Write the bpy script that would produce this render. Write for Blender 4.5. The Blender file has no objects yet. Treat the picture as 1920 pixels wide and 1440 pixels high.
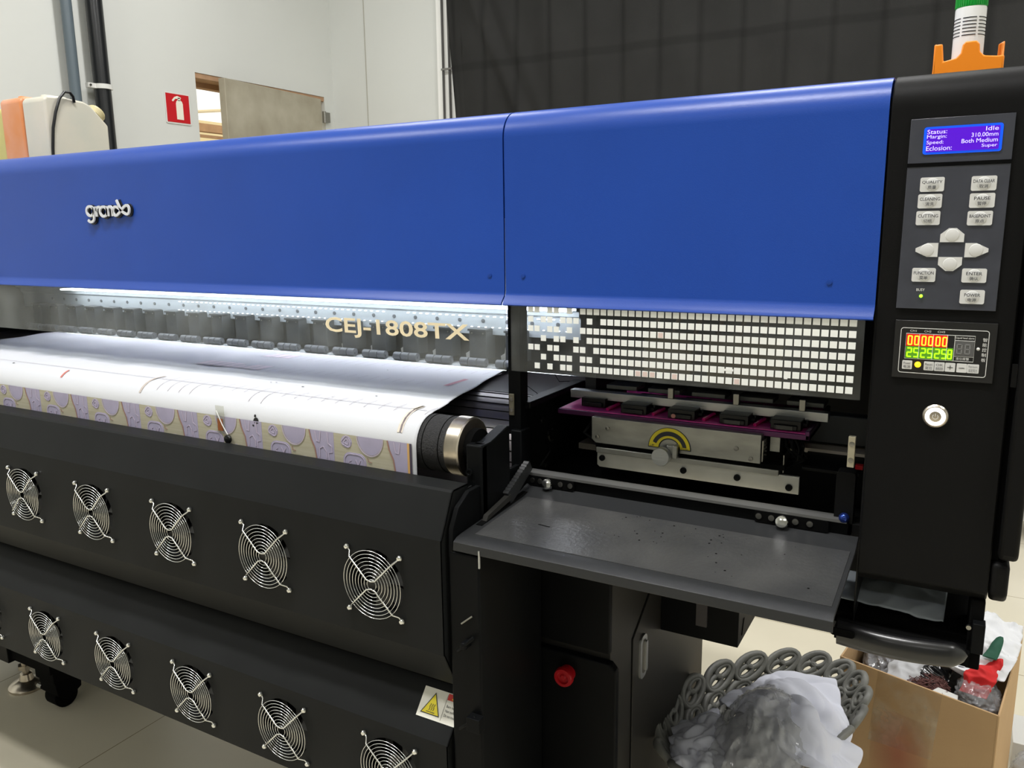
import bpy, math, random
from mathutils import Vector, Matrix
random.seed(4)
H = 1.35                     # height of the camera over the floor; builder z values are relative to it
sc = bpy.context.scene
COL = sc.collection
PI = math.pi

# ------------------------------------------------------------ camera, world, lights
cam_d = bpy.data.cameras.new('camera'); cam = bpy.data.objects.new('camera', cam_d); COL.objects.link(cam)
yaw, pit, rol = 0.51477444, 0.19073162, -0.01225892
F = Vector((-math.sin(yaw)*math.cos(pit), math.cos(yaw)*math.cos(pit), -math.sin(pit)))
Rt = Vector((math.cos(yaw), math.sin(yaw), 0)); U = Rt.cross(F)
R2 = math.cos(rol)*Rt + math.sin(rol)*U; U2 = -math.sin(rol)*Rt + math.cos(rol)*U
m3 = Matrix((R2, U2, -F)).transposed()
cam.matrix_world = Matrix.Translation((0, 0, H)) @ m3.to_4x4()
cam_d.sensor_width = 36; cam_d.lens = 36*1510.705/1920; cam_d.clip_start = 0.02
sc.camera = cam

w = bpy.data.worlds.new('world'); sc.world = w; w.use_nodes = True
bg = w.node_tree.nodes['Background']; bg.inputs[0].default_value = (1.0, 0.97, 0.88, 1); bg.inputs[1].default_value = 1.6

CEIL = 4.1
def area(x, y, z, sx, sy, e, col=(1, .99, .985)):
    l = bpy.data.lights.new('ceiling_lamp', 'AREA'); l.shape = 'RECTANGLE'; l.size = sx; l.size_y = sy; l.energy = e; l.color = col
    o = bpy.data.objects.new('ceiling_lamp', l); COL.objects.link(o); o.location = (x, y, z); return o
LAMPS = [(-2.7, 2.9, 46), (-0.6, 3.1, 62), (1.9, 3.1, 56), (-2.9, -0.30, 82), (-0.7, 0.35, 110), (2.0, 0.3, 62), (-1.6, -3.4, 26), (1.0, -3.2, 24)]
for lx, ly, le in LAMPS:
    area(lx, ly, CEIL-0.075, 1.2, 0.22, le)
sc.view_settings.view_transform = 'Standard'; sc.view_settings.look = 'None'
sc.view_settings.gamma = 1; sc.view_settings.use_curve_mapping = False
sc.view_settings.exposure = -0.35

# ------------------------------------------------------------ materials
def lin(c):
    r = []
    for v in c:
        v /= 255.0
        r.append(v/12.92 if v <= .04045 else ((v+.055)/1.055)**2.4)
    return (*r, 1)
MATS = {}
def mat(name, col, rough=.5, metal=0, var=0, vscale=20, bump=0, bscale=200, emit=0, coat=0, col2=None, spec=.5, stretch=None, subs=0):
    if name in MATS: return MATS[name]
    m = bpy.data.materials.new(name); m.use_nodes = True; nt = m.node_tree; N = nt.nodes; L = nt.links
    b = N['Principled BSDF']; b.inputs['Base Color'].default_value = lin(col)
    b.inputs['Roughness'].default_value = rough; b.inputs['Metallic'].default_value = metal
    b.inputs['Specular IOR Level'].default_value = spec; b.inputs['Coat Weight'].default_value = coat
    tc = N.new('ShaderNodeTexCoord'); src = tc.outputs['Object']
    if stretch:
        mp = N.new('ShaderNodeMapping'); mp.inputs['Scale'].default_value = stretch; L.new(src, mp.inputs[0]); src = mp.outputs[0]
    if var or col2:
        n = N.new('ShaderNodeTexNoise'); n.inputs['Scale'].default_value = vscale; n.inputs['Detail'].default_value = 5
        L.new(src, n.inputs['Vector'])
        r = N.new('ShaderNodeValToRGB'); r.color_ramp.elements[0].position = .3; r.color_ramp.elements[1].position = .72
        c = lin(col)
        if col2: a, d = c, lin(col2)
        else: a = tuple(v*(1-var) for v in c[:3])+(1,); d = tuple(min(1, v*(1+var)) for v in c[:3])+(1,)
        r.color_ramp.elements[0].color = a; r.color_ramp.elements[1].color = d
        L.new(n.outputs['Fac'], r.inputs[0]); L.new(r.outputs[0], b.inputs['Base Color'])
    if bump:
        n2 = N.new('ShaderNodeTexNoise'); n2.inputs['Scale'].default_value = bscale; n2.inputs['Detail'].default_value = 3
        L.new(src, n2.inputs['Vector'])
        bp = N.new('ShaderNodeBump'); bp.inputs['Strength'].default_value = bump; bp.inputs['Distance'].default_value = .002
        L.new(n2.outputs['Fac'], bp.inputs['Height']); L.new(bp.outputs[0], b.inputs['Normal'])
    if emit:
        b.inputs['Emission Color'].default_value = lin(col); b.inputs['Emission Strength'].default_value = emit
    MATS[name] = m; return m
def clear(name, tint, haze, rough=.05, ior=1.4, dirt=0, hazecol=(225, 228, 228), dscale=9):
    m = bpy.data.materials.new(name); m.use_nodes = True; nt = m.node_tree; N = nt.nodes; L = nt.links
    N.remove(N['Principled BSDF']); out = N['Material Output']
    tr = N.new('ShaderNodeBsdfTransparent'); tr.inputs[0].default_value = lin(tint)
    gl = N.new('ShaderNodeBsdfGlossy'); gl.inputs['Roughness'].default_value = rough
    df = N.new('ShaderNodeBsdfDiffuse'); df.inputs[0].default_value = lin(hazecol)
    fr0 = N.new('ShaderNodeLayerWeight'); fr0.inputs[0].default_value = .5
    fr = N.new('ShaderNodeMapRange'); fr.inputs[1].default_value = 0; fr.inputs[2].default_value = 1; fr.inputs[3].default_value = (ior-1)*.1; fr.inputs[4].default_value = .55
    pw = N.new('ShaderNodeMath'); pw.operation = 'POWER'; pw.inputs[1].default_value = 4; L.new(fr0.outputs['Facing'], pw.inputs[0]); L.new(pw.outputs[0], fr.inputs[0])
    m1 = N.new('ShaderNodeMixShader'); m2 = N.new('ShaderNodeMixShader')
    L.new(tr.outputs[0], m1.inputs[1]); L.new(df.outputs[0], m1.inputs[2])
    if dirt:
        tc = N.new('ShaderNodeTexCoord'); n = N.new('ShaderNodeTexNoise'); n.inputs['Scale'].default_value = dscale; n.inputs['Detail'].default_value = 7
        L.new(tc.outputs['Object'], n.inputs[0]); mr = N.new('ShaderNodeMapRange')
        mr.inputs[1].default_value = .42; mr.inputs[2].default_value = .8; mr.inputs[3].default_value = haze; mr.inputs[4].default_value = haze+dirt
        L.new(n.outputs['Fac'], mr.inputs[0]); L.new(mr.outputs[0], m1.inputs[0])
    else: m1.inputs[0].default_value = haze
    L.new(fr.outputs[0], m2.inputs[0]); L.new(m1.outputs[0], m2.inputs[1]); L.new(gl.outputs[0], m2.inputs[2])
    L.new(m2.outputs[0], out.inputs[0]); MATS[name] = m; return m

M_blue = mat('blue_paint', (29, 67, 152), .34, var=.04, vscale=6, bump=.06, bscale=700, spec=.3)
M_cab = mat('black_textured_paint', (20, 20, 20), .45, var=.08, vscale=8, bump=.12, bscale=1500, spec=.08)
M_blk = mat('black_sheet_metal', (14, 15, 16), .42, var=.1, vscale=10, bump=.06, bscale=1200, spec=.07)
M_dark = mat('dark_interior', (13, 13, 14), .5, spec=.3)
M_hous = mat('dryer_black_paint', (33, 34, 34), .42, var=.1, vscale=7, bump=.06, bscale=1200, spec=.06)
M_gap = mat('deep_black', (4, 4, 4), .9, spec=.1)
M_flap = mat('flap_grey_metal', (42, 43, 44), .36, var=.12, vscale=5, bump=.12, bscale=900, spec=.35)
M_alu = mat('brushed_aluminium', (178, 180, 180), .36, metal=.85, var=.08, vscale=14, bump=.15, bscale=120, stretch=(.3, 4, 4))
M_aluflat = mat('aluminium_beam_satin', (176, 182, 188), .48, metal=.35, var=.05, vscale=6)
M_steel = mat('stained_steel', (158, 158, 152), .36, metal=.8, var=.22, vscale=16, bump=.12, bscale=60, stretch=(1, 1, 3))
M_chrome = mat('chrome_wire', (225, 226, 224), .18, metal=1)
M_ring = mat('scratched_nickel', (205, 195, 180), .28, metal=1, var=.2, vscale=40)
M_mag = mat('magenta_anodised', (214, 70, 156), .3, metal=.15, var=.3, vscale=25)
M_magedge = mat('purple_anodised_edge', (86, 42, 82), .3, metal=.5, var=.12, vscale=20)
M_head = mat('print_head_black', (12, 12, 13), .35, spec=.35)
M_foam = mat('black_foam_sleeve', (48, 48, 49), .85, var=.25, vscale=300, bump=.9, bscale=420, spec=.3)
M_white = mat('white_square_sticker', (246, 248, 244), .6, var=.03, vscale=12)
M_cream = mat('cream_lettering', (240, 224, 188), .55, var=.06, vscale=60)
M_fab = mat('white_printed_cloth', (206, 208, 212), .75, var=.015, vscale=5, bump=.15, bscale=800, spec=.2)
M_pinch = mat('grey_pinch_plastic', (72, 74, 77), .5, var=.15, vscale=60)
M_plat = mat('black_platen', (48, 45, 46), .28, var=.15, vscale=12, spec=.6)
M_orange = mat('orange_plastic', (245, 140, 22), .35, bump=.03)
M_greenl = mat('green_lens', (10, 140, 45), .2, emit=.12)
M_lightgrey = mat('white_plastic', (222, 222, 218), .3)
M_red = mat('red_plastic', (160, 10, 22), .3)
M_film = mat('panel_film_grey', (62, 64, 72), .24, var=.1, vscale=30, bump=.35, bscale=28, spec=.5)
M_key = mat('membrane_key_white', (214, 214, 212), .35)
M_ink = mat('printed_ink_dark', (40, 42, 46), .6)
M_inkw = mat('printed_ink_white', (225, 225, 222), .6)
M_wall = mat('white_wall_paint', (214, 216, 212), .8, var=.02, vscale=1.5, bump=.1, bscale=60, spec=.2)
M_screw = mat('steel_screw', (150, 148, 142), .3, metal=1)
M_olive = mat('olive_brown_shell', (92, 80, 52), .4, var=.3, vscale=9)

# ------------------------------------------------------------ mesh builder
def unit(v):
    v = Vector(v); return v.normalized()
class MB:
    def __init__(s): s.v = []; s.f = []; s.m = []; s.cur = 0
    def add(s, vs, fs):
        k = len(s.v); s.v += [tuple(p) for p in vs]
        for f in fs: s.f.append([i+k for i in f]); s.m.append(s.cur)
        return s
    def box(s, x0, x1, y0, y1, z0, z1):
        return s.add([(x0, y0, z0), (x1, y0, z0), (x1, y1, z0), (x0, y1, z0), (x0, y0, z1), (x1, y0, z1), (x1, y1, z1), (x0, y1, z1)],
                     [(0, 3, 2, 1), (4, 5, 6, 7), (0, 1, 5, 4), (1, 2, 6, 5), (2, 3, 7, 6), (3, 0, 4, 7)])
    def prism(s, poly, a0, a1, ax='X'):
        """poly of 2D points; ax X: (y,z); ax Y: (x,z); ax Z: (x,y)"""
        def P(p, a): return (a, p[0], p[1]) if ax == 'X' else ((p[0], a, p[1]) if ax == 'Y' else (p[0], p[1], a))
        n = len(poly); vs = [P(p, a0) for p in poly]+[P(p, a1) for p in poly]
        fs = [list(range(n))[::-1], [n+i for i in range(n)]]+[(i, (i+1) % n, n+(i+1) % n, n+i) for i in range(n)]
        ar = sum(poly[i][0]*poly[(i+1) % n][1]-poly[(i+1) % n][0]*poly[i][1] for i in range(n))
        flip = (ar < 0) ^ (a1 < a0) ^ (ax == 'Y')
        if flip: fs = [list(f)[::-1] for f in fs]
        return s.add(vs, fs)
    def shell(s, path, x0, x1, t):
        n = len(path); inn = []
        for i, p in enumerate(path):
            a = Vector(path[max(0, i-1)]); b = Vector(path[min(n-1, i+1)]); d = (b-a).normalized()
            inn.append((p[0]+d[1]*t, p[1]-d[0]*t))
        vs = []
        for x in (x0, x1):
            vs += [(x, p[0], p[1]) for p in path]+[(x, p[0], p[1]) for p in inn]
        fs = []
        for i in range(n-1):
            fs += [(i, i+1, 2*n+i+1, 2*n+i)[::-1], (n+i, n+i+1, 3*n+i+1, 3*n+i), (i, i+1, n+i+1, n+i), (2*n+i, 2*n+i+1, 3*n+i+1, 3*n+i)[::-1]]
        fs += [(0, n, 3*n, 2*n), (n-1, 2*n-1, 4*n-1, 3*n-1)[::-1]]
        return s.add(vs, fs)
    def tube(s, pts, r, seg=8, closed=False, cap=True):
        pts = [Vector(p) for p in pts]; n = len(pts); vs = []; fs = []
        up = None
        for i, p in enumerate(pts):
            if closed: d = pts[(i+1) % n]-pts[i-1]
            else: d = pts[min(n-1, i+1)]-pts[max(0, i-1)]
            d.normalize()
            if up is None: up = Vector((0, 0, 1)) if abs(d.z) < .9 else Vector((1, 0, 0))
            a = d.cross(up)
            if a.length < 1e-4: a = d.cross(Vector((0, 1, 0)))
            a.normalize(); b = a.cross(d).normalized(); up = b
            rr = r[i] if isinstance(r, (list, tuple)) else r
            for k in range(seg):
                t = 2*PI*k/seg; vs.append(p+a*(rr*math.cos(t))+b*(rr*math.sin(t)))
        m = n if closed else n-1
        for i in range(m):
            for k in range(seg):
                j = (i+1) % n; k2 = (k+1) % seg
                fs.append((i*seg+k, i*seg+k2, j*seg+k2, j*seg+k))
        if cap and not closed: fs += [list(range(seg))[::-1], [(n-1)*seg+k for k in range(seg)]]
        return s.add(vs, fs)
    def cyl(s, p0, p1, r, seg=20, r1=None):
        return s.tube([p0, p1], [r, r if r1 is None else r1], seg)
    def ring(s, c, n, R, r, seg=36, sr=6, rx=None):
        n = unit(n); a = n.orthogonal().normalized(); b = n.cross(a); c = Vector(c)
        return s.tube([c+a*(R*math.cos(2*PI*k/seg))+b*((rx or R)*math.sin(2*PI*k/seg)) for k in range(seg)], r, sr, closed=True)
    def lathe(s, c, n, prof, seg=24):
        """prof: list of (radius, height along n)"""
        n = unit(n); a = n.orthogonal().normalized(); b = n.cross(a); c = Vector(c); vs = []; fs = []
        for (r, h) in prof:
            for k in range(seg):
                t = 2*PI*k/seg; vs.append(c+n*h+a*(r*math.cos(t))+b*(r*math.sin(t)))
        for i in range(len(prof)-1):
            for k in range(seg):
                k2 = (k+1) % seg; fs.append((i*seg+k, i*seg+k2, (i+1)*seg+k2, (i+1)*seg+k))
        fs += [list(range(seg))[::-1], [(len(prof)-1)*seg+k for k in range(seg)]]
        return s.add(vs, fs)
    def grid(s, nu, nv, fn):
        vs = [fn(i/nu, j/nv) for j in range(nv+1) for i in range(nu+1)]
        fs = [(j*(nu+1)+i, j*(nu+1)+i+1, (j+1)*(nu+1)+i+1, (j+1)*(nu+1)+i) for j in range(nv) for i in range(nu)]
        return s.add(vs, fs)
    def polyY(s, pts, y, t=.0006):          # thin shape on a plane facing the camera side (-Y)
        return s.prism(pts, y-t, y, 'Y')
    def sphere(s, c, r, seg=16, rz=None):
        k = 8; rz = rz or r
        return s.lathe(c, (0, 0, 1), [(max(1e-4, r*math.sin(PI*i/k)), -rz*math.cos(PI*i/k)) for i in range(k+1)], seg)
    def ribbon(s, pts, wd, y, t=.002, closed=False):
        """flat stroke in the XZ plane"""
        n = len(pts); L = []; R = []
        for i in range(n):
            if closed: a = Vector(pts[i-1]); b = Vector(pts[(i+1) % n])
            else: a = Vector(pts[max(0, i-1)]); b = Vector(pts[min(n-1, i+1)])
            d = (b-a).normalized(); q = Vector((-d.y, d.x))*wd/2; p = Vector(pts[i])
            L.append(p+q); R.append(p-q)
        m = n if closed else n-1
        for i in range(m):
            j = (i+1) % n
            s.prism([tuple(R[i]), tuple(R[j]), tuple(L[j]), tuple(L[i])], y-t, y, 'Y')
        return s
    def text(s, body, x0, z0, wd, ht, y, t=.0005, shear=0, bold=0, plane='Y', slope=0):
        vs, fs = text2d(body, bold)
        if not vs: return s
        xs = [v[0] for v in vs]; zs = [v[1] for v in vs]
        ax, bx, az, bz = min(xs), max(xs), min(zs), max(zs)
        sx = wd/(bx-ax); sz = ht/(bz-az) if ht else sx
        out = []
        for v in vs:
            u = (v[0]-ax)*sx; q = (v[1]-az)*sz
            if plane == 'Y': out.append((x0+u+q*shear, y-t, z0+q+u*slope))
            else: out.append((x0+u, y, z0+q))
        return s.add(out, fs)
    def build(s, name, m, parent=None, bevel=0, smooth=30, subs=0, segs=2, solid=0, **props):
        mats = m if isinstance(m, (list, tuple)) else [m]
        if parent is None: org = Vector((sum(v[0] for v in s.v)/len(s.v), sum(v[1] for v in s.v)/len(s.v), min(v[2] for v in s.v)+H))
        else: org = Vector((sum(v[0] for v in s.v)/len(s.v), sum(v[1] for v in s.v)/len(s.v), sum(v[2] for v in s.v)/len(s.v)+H))
        me = bpy.data.meshes.new(name)
        me.from_pydata([(v[0]-org[0], v[1]-org[1], v[2]+H-org[2]) for v in s.v], [], s.f)
        for q in mats: me.materials.append(q)
        if len(mats) > 1: me.polygons.foreach_set('material_index', s.m)
        if smooth:
            me.polygons.foreach_set('use_smooth', [True]*len(me.polygons)); me.update()
            me.set_sharp_from_angle(angle=math.radians(smooth))
        me.update()
        o = bpy.data.objects.new(name, me); COL.objects.link(o)
        WL[o.name] = org
        if parent is not None: o.parent = parent; o.location = org-WL[parent.name]
        else: o.location = org
        if solid:
            b = o.modifiers.new('thickness', 'SOLIDIFY'); b.thickness = solid; b.offset = 0
        if bevel:
            b = o.modifiers.new('bevel', 'BEVEL'); b.width = bevel; b.segments = segs; b.limit_method = 'ANGLE'; b.angle_limit = math.radians(35)
        if subs:
            b = o.modifiers.new('subdivision', 'SUBSURF'); b.levels = subs; b.render_levels = subs
        for k, v in props.items(): o[k] = v
        return o
WL = {}
TX = {}
def text2d(body, bold=0):
    key = (body, bold)
    if key in TX: return TX[key]
    cu = bpy.data.curves.new('glyphs', 'FONT'); cu.body = body; cu.resolution_u = 3; cu.offset = bold; cu.size = 1
    o = bpy.data.objects.new('glyphs', cu); COL.objects.link(o)
    dg = bpy.context.evaluated_depsgraph_get(); dg.update()
    me = bpy.data.meshes.new_from_object(o.evaluated_get(dg))
    r = ([tuple(v.co) for v in me.vertices], [tuple(p.vertices) for p in me.polygons])
    bpy.data.meshes.remove(me); bpy.data.objects.remove(o); bpy.data.curves.remove(cu)
    TX[key] = r; return r
def empty(name, loc, label, cat, group=None):
    o = bpy.data.objects.new(name, None); COL.objects.link(o); p = Vector((loc[0], loc[1], loc[2]+H)); o.location = p; WL[o.name] = p
    o.empty_display_size = .1; o['label'] = label; o['category'] = cat
    if group: o['group'] = group
    return o
def tag(o, label, cat, group=None):
    o['label'] = label; o['category'] = cat
    if group: o['group'] = group
    return o
def dup(o, parent, dloc=Vector((0, 0, 0))):
    c = o.copy(); COL.objects.link(c); c.parent = parent; c.location = o.location+Vector(dloc)
    for ch in list(o.children): dup(ch, c)
    return c
def arc(cx, cy, rx, ry, a0, a1, n):
    return [(cx+rx*math.cos(math.radians(a0+(a1-a0)*i/n)), cy+ry*math.sin(math.radians(a0+(a1-a0)*i/n))) for i in range(n+1)]
def rrect(cx, cz, w_, h_, r, n=4):
    p = []
    for (sx, sz, a) in ((1, 1, 0), (-1, 1, 90), (-1, -1, 180), (1, -1, 270)):
        p += arc(cx+sx*(w_/2-r), cz+sz*(h_/2-r), r, r, a, a+90, n)
    return p
def S(name, mb, m, **k):
    o = mb.build(name, m, **k); o['kind'] = 'structure'; return o

# ------------------------------------------------------------ the room
FL, WX, WY = -H, -4.2, 4.8
def floor_mat():
    m = mat('glossy_beige_tiles', (212, 205, 184), .22, var=.06, vscale=1.7, spec=.5); nt = m.node_tree; N = nt.nodes; L = nt.links
    b = N['Principled BSDF']; g = N.new('ShaderNodeNewGeometry'); sp = N.new('ShaderNodeSeparateXYZ'); L.new(g.outputs['Position'], sp.inputs[0])
    outs = []
    for i, off in ((0, .506), (1, .295)):
        a = N.new('ShaderNodeMath'); a.operation = 'SUBTRACT'; a.inputs[1].default_value = off-60; L.new(sp.outputs[i], a.inputs[0])
        d = N.new('ShaderNodeMath'); d.operation = 'MODULO'; d.inputs[1].default_value = .6; L.new(a.outputs[0], d.inputs[0])
        e = N.new('ShaderNodeMath'); e.operation = 'LESS_THAN'; e.inputs[1].default_value = .003; L.new(d.outputs[0], e.inputs[0]); outs.append(e)
    mx = N.new('ShaderNodeMath'); mx.operation = 'MAXIMUM'; L.new(outs[0].outputs[0], mx.inputs[0]); L.new(outs[1].outputs[0], mx.inputs[1])
    mix = N.new('ShaderNodeMix'); mix.data_type = 'RGBA'; prev = b.inputs['Base Color'].links[0].from_socket
    L.new(mx.outputs[0], mix.inputs[0]); L.new(prev, mix.inputs[6]); mix.inputs[7].default_value = lin((150, 138, 112)); L.new(mix.outputs[2], b.inputs['Base Color'])
    return m
S('floor', MB().box(WX-.2, 4.2, -8.2, WY+.2, FL-.1, FL), floor_mat(), smooth=0)
S('ceiling', MB().box(WX-.2, 4.2, -8.2, WY+.2, CEIL-H, CEIL-H+.1), M_wall, smooth=0)
# left wall with the door opening (Y 3.56..4.72, up to z .955)
b = MB(); b.box(WX-.2, WX, -8.2, 3.56, FL, CEIL-H); b.box(WX-.2, WX, 4.70, WY+.2, FL, CEIL-H); b.box(WX-.2, WX, 3.56, 4.70, .955, CEIL-H)
S('wall_left', b, M_wall, smooth=0)
S('wall_back', MB().box(WX, 4.2, WY, WY+.2, FL, CEIL-H), M_wall, smooth=0)
S('wall_right', MB().box(4.0, 4.2, -8.2, WY, FL, CEIL-H), M_wall, smooth=0)
S('wall_front', MB().box(WX, 4.0, -8.2, -8.0, FL, CEIL-H), M_wall, smooth=0)
b = MB(); b.box(-3.885, -3.879, WY-.004, WY, FL, CEIL-H); S('trim_1', b, mat('panel_joint', (176, 174, 164), .8), smooth=0)
M_brt = mat('bright_white_trim', (240, 240, 236), .6)
S('trim_2', MB().box(-3.25, -3.02, WY-.03, WY, FL, CEIL-H), M_brt, bevel=.004)
# door leaf and frame
M_conc = mat('weathered_grey_board', (150, 142, 122), .8, col2=(186, 180, 162), vscale=3.5, bump=.4, bscale=30)
M_frame = mat('bare_brown_timber', (176, 140, 108), .7, var=.15, vscale=9)
b = MB(); b.box(WX-.18, WX-.005, 3.561, 4.699, .925, .954); b.box(WX-.18, WX-.12, 3.561, 4.699, .895, .925)
fr = S('door_1', b, M_frame, smooth=0)
lf = MB(); n = Vector((.07, -.96, 0)).normalized(); q = Vector((n.y*-1, n.x, 0)).normalized()*.05
p0 = Vector((WX+.008, 4.655, 0)); p1 = Vector((WX+.095, 3.70, 0)); tk = Vector((-.05, -.004, 0))
poly = [(p0.x, p0.y), (p1.x, p1.y), (p1.x+tk.x, p1.y+tk.y), (p0.x+tk.x, p0.y+tk.y)]
lf.prism([(a+.0, c) for a, c in poly], FL+.02, .935, 'Z'); leaf = lf.build('door_leaf', M_conc, fr, bevel=.003)
b = MB(); b.cyl((WX+.02, 4.668, .77), (WX+.02, 4.668, .85), .014, 10); b.box(WX, WX+.03, 4.672, 4.72, .775, .845)
b.build('door_hinge', M_screw, fr)
# what lies outside the door: a lit shed roof with rafters
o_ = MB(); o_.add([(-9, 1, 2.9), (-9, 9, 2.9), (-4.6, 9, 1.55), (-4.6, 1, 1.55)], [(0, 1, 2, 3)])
rf = o_.build('shed_roof', mat('glowing_cream_roof_sheet', (246, 240, 214), .6, emit=.9), solid=.02)  # daylight on the roof sheet put in as its own glow
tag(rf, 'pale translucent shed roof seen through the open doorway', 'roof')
b = MB(); b.box(-8.05, -7.95, 1, 9.9, 1.16, 1.25); b.box(-8.05, -8.0, 1, 9.9, 1.10, 1.13)
tag(b.build('roof_beam', M_frame), 'brown beam under the pale roof outside the doorway', 'beam')
tag(MB().tube([(-7.9, 6.0, 1.26), (-7.9, 8.4, 1.62)], .02, 6).build('roof_strut', mat('pale_strut', (226, 214, 190), .6)), 'thin slanting pale strut above the brown beam outside the doorway', 'strut')
b = MB(); b.box(-9.2, -9.0, 0, 10, FL, 1.45)
tag(b.build('outer_wall', mat('sunlit_cream_wall', (236, 222, 186), .8)), 'sunlit cream wall of the yard beyond the doorway', 'wall')
b = MB(); b.box(-9.2, WX-.2, 0, 10, FL-.12, FL-.01); S('floor_yard', b, mat('yard_concrete', (170, 160, 140), .9), smooth=0)
# ceiling lamps (fixtures over the area lights)
for lx, ly, le in LAMPS:
    b = MB(); b.box(lx-.64, lx+.64, ly-.15, ly+.15, CEIL-H-.06, CEIL-H-.001)
    f_ = b.build('ceiling_lamp_fixture', M_brt); tag(f_, 'white rectangular ceiling lamp housing under the ceiling, out of the frame', 'lamp', 'ceiling lamp housings')
# extinguisher sign
t = empty('fire_extinguisher_sign', (WX+.006, 3.412, .64), 'red square sign with a white fire extinguisher on the white wall', 'sign')
def wl(p): return (WX+.004, p[0], p[1])
b = MB(); b.prism(rrect(3.412, .726, .178, .180, .012), WX+.001, WX+.005, 'X'); b.build('border', M_lightgrey, t)
b = MB(); b.prism([(3.331, .645), (3.493, .645), (3.493, .807), (3.331, .807)], WX+.005, WX+.0065, 'X'); b.build('red_panel', mat('sign_red', (196, 18, 30), .5), t)
b = MB(); b.prism([(3.398, .663), (3.446, .663), (3.446, .755)]+arc(3.422, .757, .022, .018, 0, 180, 8)+[(3.398, .755)], WX+.0065, WX+.008, 'X')
b.prism([(3.413, .770), (3.431, .770), (3.431, .787), (3.413, .787)], WX+.0065, WX+.008, 'X')
b.prism([(3.435, .790), (3.435, .783), (3.395, .779), (3.378, .762), (3.370, .768), (3.39, .789), (3.41, .797)], WX+.0065, WX+.008, 'X')
b.build('extinguisher_symbol', mat('sign_cream_white', (240, 236, 220), .5), t)
# pipes on the left wall
tag(MB().cyl((WX+.06, 2.735, FL), (WX+.06, 2.735, CEIL-H), .027, 20).build('wall_pipe', mat('grey_pvc', (92, 104, 112), .35)), 'grey plastic pipe running up the left wall', 'pipe')
bp_ = MB().cyl((WX+.07, 2.885, FL), (WX+.07, 2.885, CEIL-H), .042, 24).build('wall_pipe', mat('black_pipe', (26, 28, 30), .3)); tag(bp_, 'thick black pipe with a white clamp, right of the grey pipe', 'pipe')
t = empty('pipe_clamp', (WX+.07, 2.885, .755), 'white metal clamp around the black wall pipe', 'clamp')
MB().lathe((WX+.07, 2.885, .757), (0, 0, 1), [(.043, 0), (.050, 0), (.050, .024), (.043, .024)], 24).build('band', M_lightgrey, t)
MB().box(WX+.06, WX+.085, 2.795, 2.838, .757, .781).build('ear', M_lightgrey, t)
MB().cyl((WX+.055, 2.805, .769), (WX+.092, 2.805, .769), .006, 8).build('bolt', M_screw, t)
# conduits next to the curtain
def conduit(x0, x1, lab):
    tag(MB().tube([(x0, WY-.045, FL), (x1, WY-.045, CEIL-H)], .008, 8).build('conduit', mat('grey_conduit', (70, 68, 66), .5)), lab, 'conduit')
conduit(-3.187, -3.192, 'thin dark conduit running down the bright strip beside the white panel')
conduit(-3.130, -3.148, 'thin dark conduit running down just left of the black curtain')
tag(MB().box(-3.20, -3.085, WY-.058, WY-.05, 1.045, 1.057).build('conduit_bracket', mat('grey_bracket', (120, 118, 114), .5)), 'small grey crosspiece holding the two conduits', 'bracket')
# black curtain
def cur(u, v):
    x = -3.10+4.9*u; z = FL+.02+(CEIL-H-FL-.1)*v
    x0 = x+(1-u)*(.012*math.sin(z*3)+(.035-.05*(z-.7))*(1 if u < .02 else 0))
    y = WY-.10+.012*math.sin(x*9)+.006*math.sin(x*23+z*2)
    d = (x+2.60)+(z-.75)*.42
    y -= .035*math.exp(-(d/.045)**2)+.02*math.exp(-((d-.16)/.05)**2)
    k = ((x+10) % .235)/.235; y += .006*math.exp(-((k-.5)/.06)**2)
    if abs(z-1.035) < .02: y += .004
    return (x0, y, z)
M_cur = mat('black_curtain_cloth', (45, 45, 44), .85, var=.12, vscale=3, bump=.5, bscale=500, spec=.15)
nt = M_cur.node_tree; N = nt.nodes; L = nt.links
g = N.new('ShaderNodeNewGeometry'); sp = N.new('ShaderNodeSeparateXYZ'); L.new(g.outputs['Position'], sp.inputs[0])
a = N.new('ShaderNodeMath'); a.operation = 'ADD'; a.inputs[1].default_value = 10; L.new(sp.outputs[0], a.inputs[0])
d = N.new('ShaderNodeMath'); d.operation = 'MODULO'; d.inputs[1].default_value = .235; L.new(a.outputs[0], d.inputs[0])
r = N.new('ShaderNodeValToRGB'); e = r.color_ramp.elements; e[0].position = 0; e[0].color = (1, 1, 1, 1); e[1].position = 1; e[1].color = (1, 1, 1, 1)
for pos, c in ((.38, 1), (.5, .72), (.62, 1)):  # faint shadow lines of the folds, put into the cloth colour
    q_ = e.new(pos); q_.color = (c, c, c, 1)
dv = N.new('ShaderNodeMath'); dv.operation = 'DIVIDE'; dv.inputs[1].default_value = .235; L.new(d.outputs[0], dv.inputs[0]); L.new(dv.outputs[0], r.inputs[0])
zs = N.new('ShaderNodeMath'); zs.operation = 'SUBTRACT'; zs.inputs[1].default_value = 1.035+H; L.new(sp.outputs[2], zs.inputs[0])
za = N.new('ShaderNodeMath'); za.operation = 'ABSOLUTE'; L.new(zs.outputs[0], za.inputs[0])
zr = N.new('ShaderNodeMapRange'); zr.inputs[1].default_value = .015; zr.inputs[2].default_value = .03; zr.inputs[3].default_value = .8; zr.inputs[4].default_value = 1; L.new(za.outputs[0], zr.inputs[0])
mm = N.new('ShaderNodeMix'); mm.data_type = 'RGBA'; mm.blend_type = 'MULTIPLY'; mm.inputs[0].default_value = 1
bs = N['Principled BSDF']; L.new(bs.inputs['Base Color'].links[0].from_socket, mm.inputs[6]); L.new(r.outputs[0], mm.inputs[7])
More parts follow.
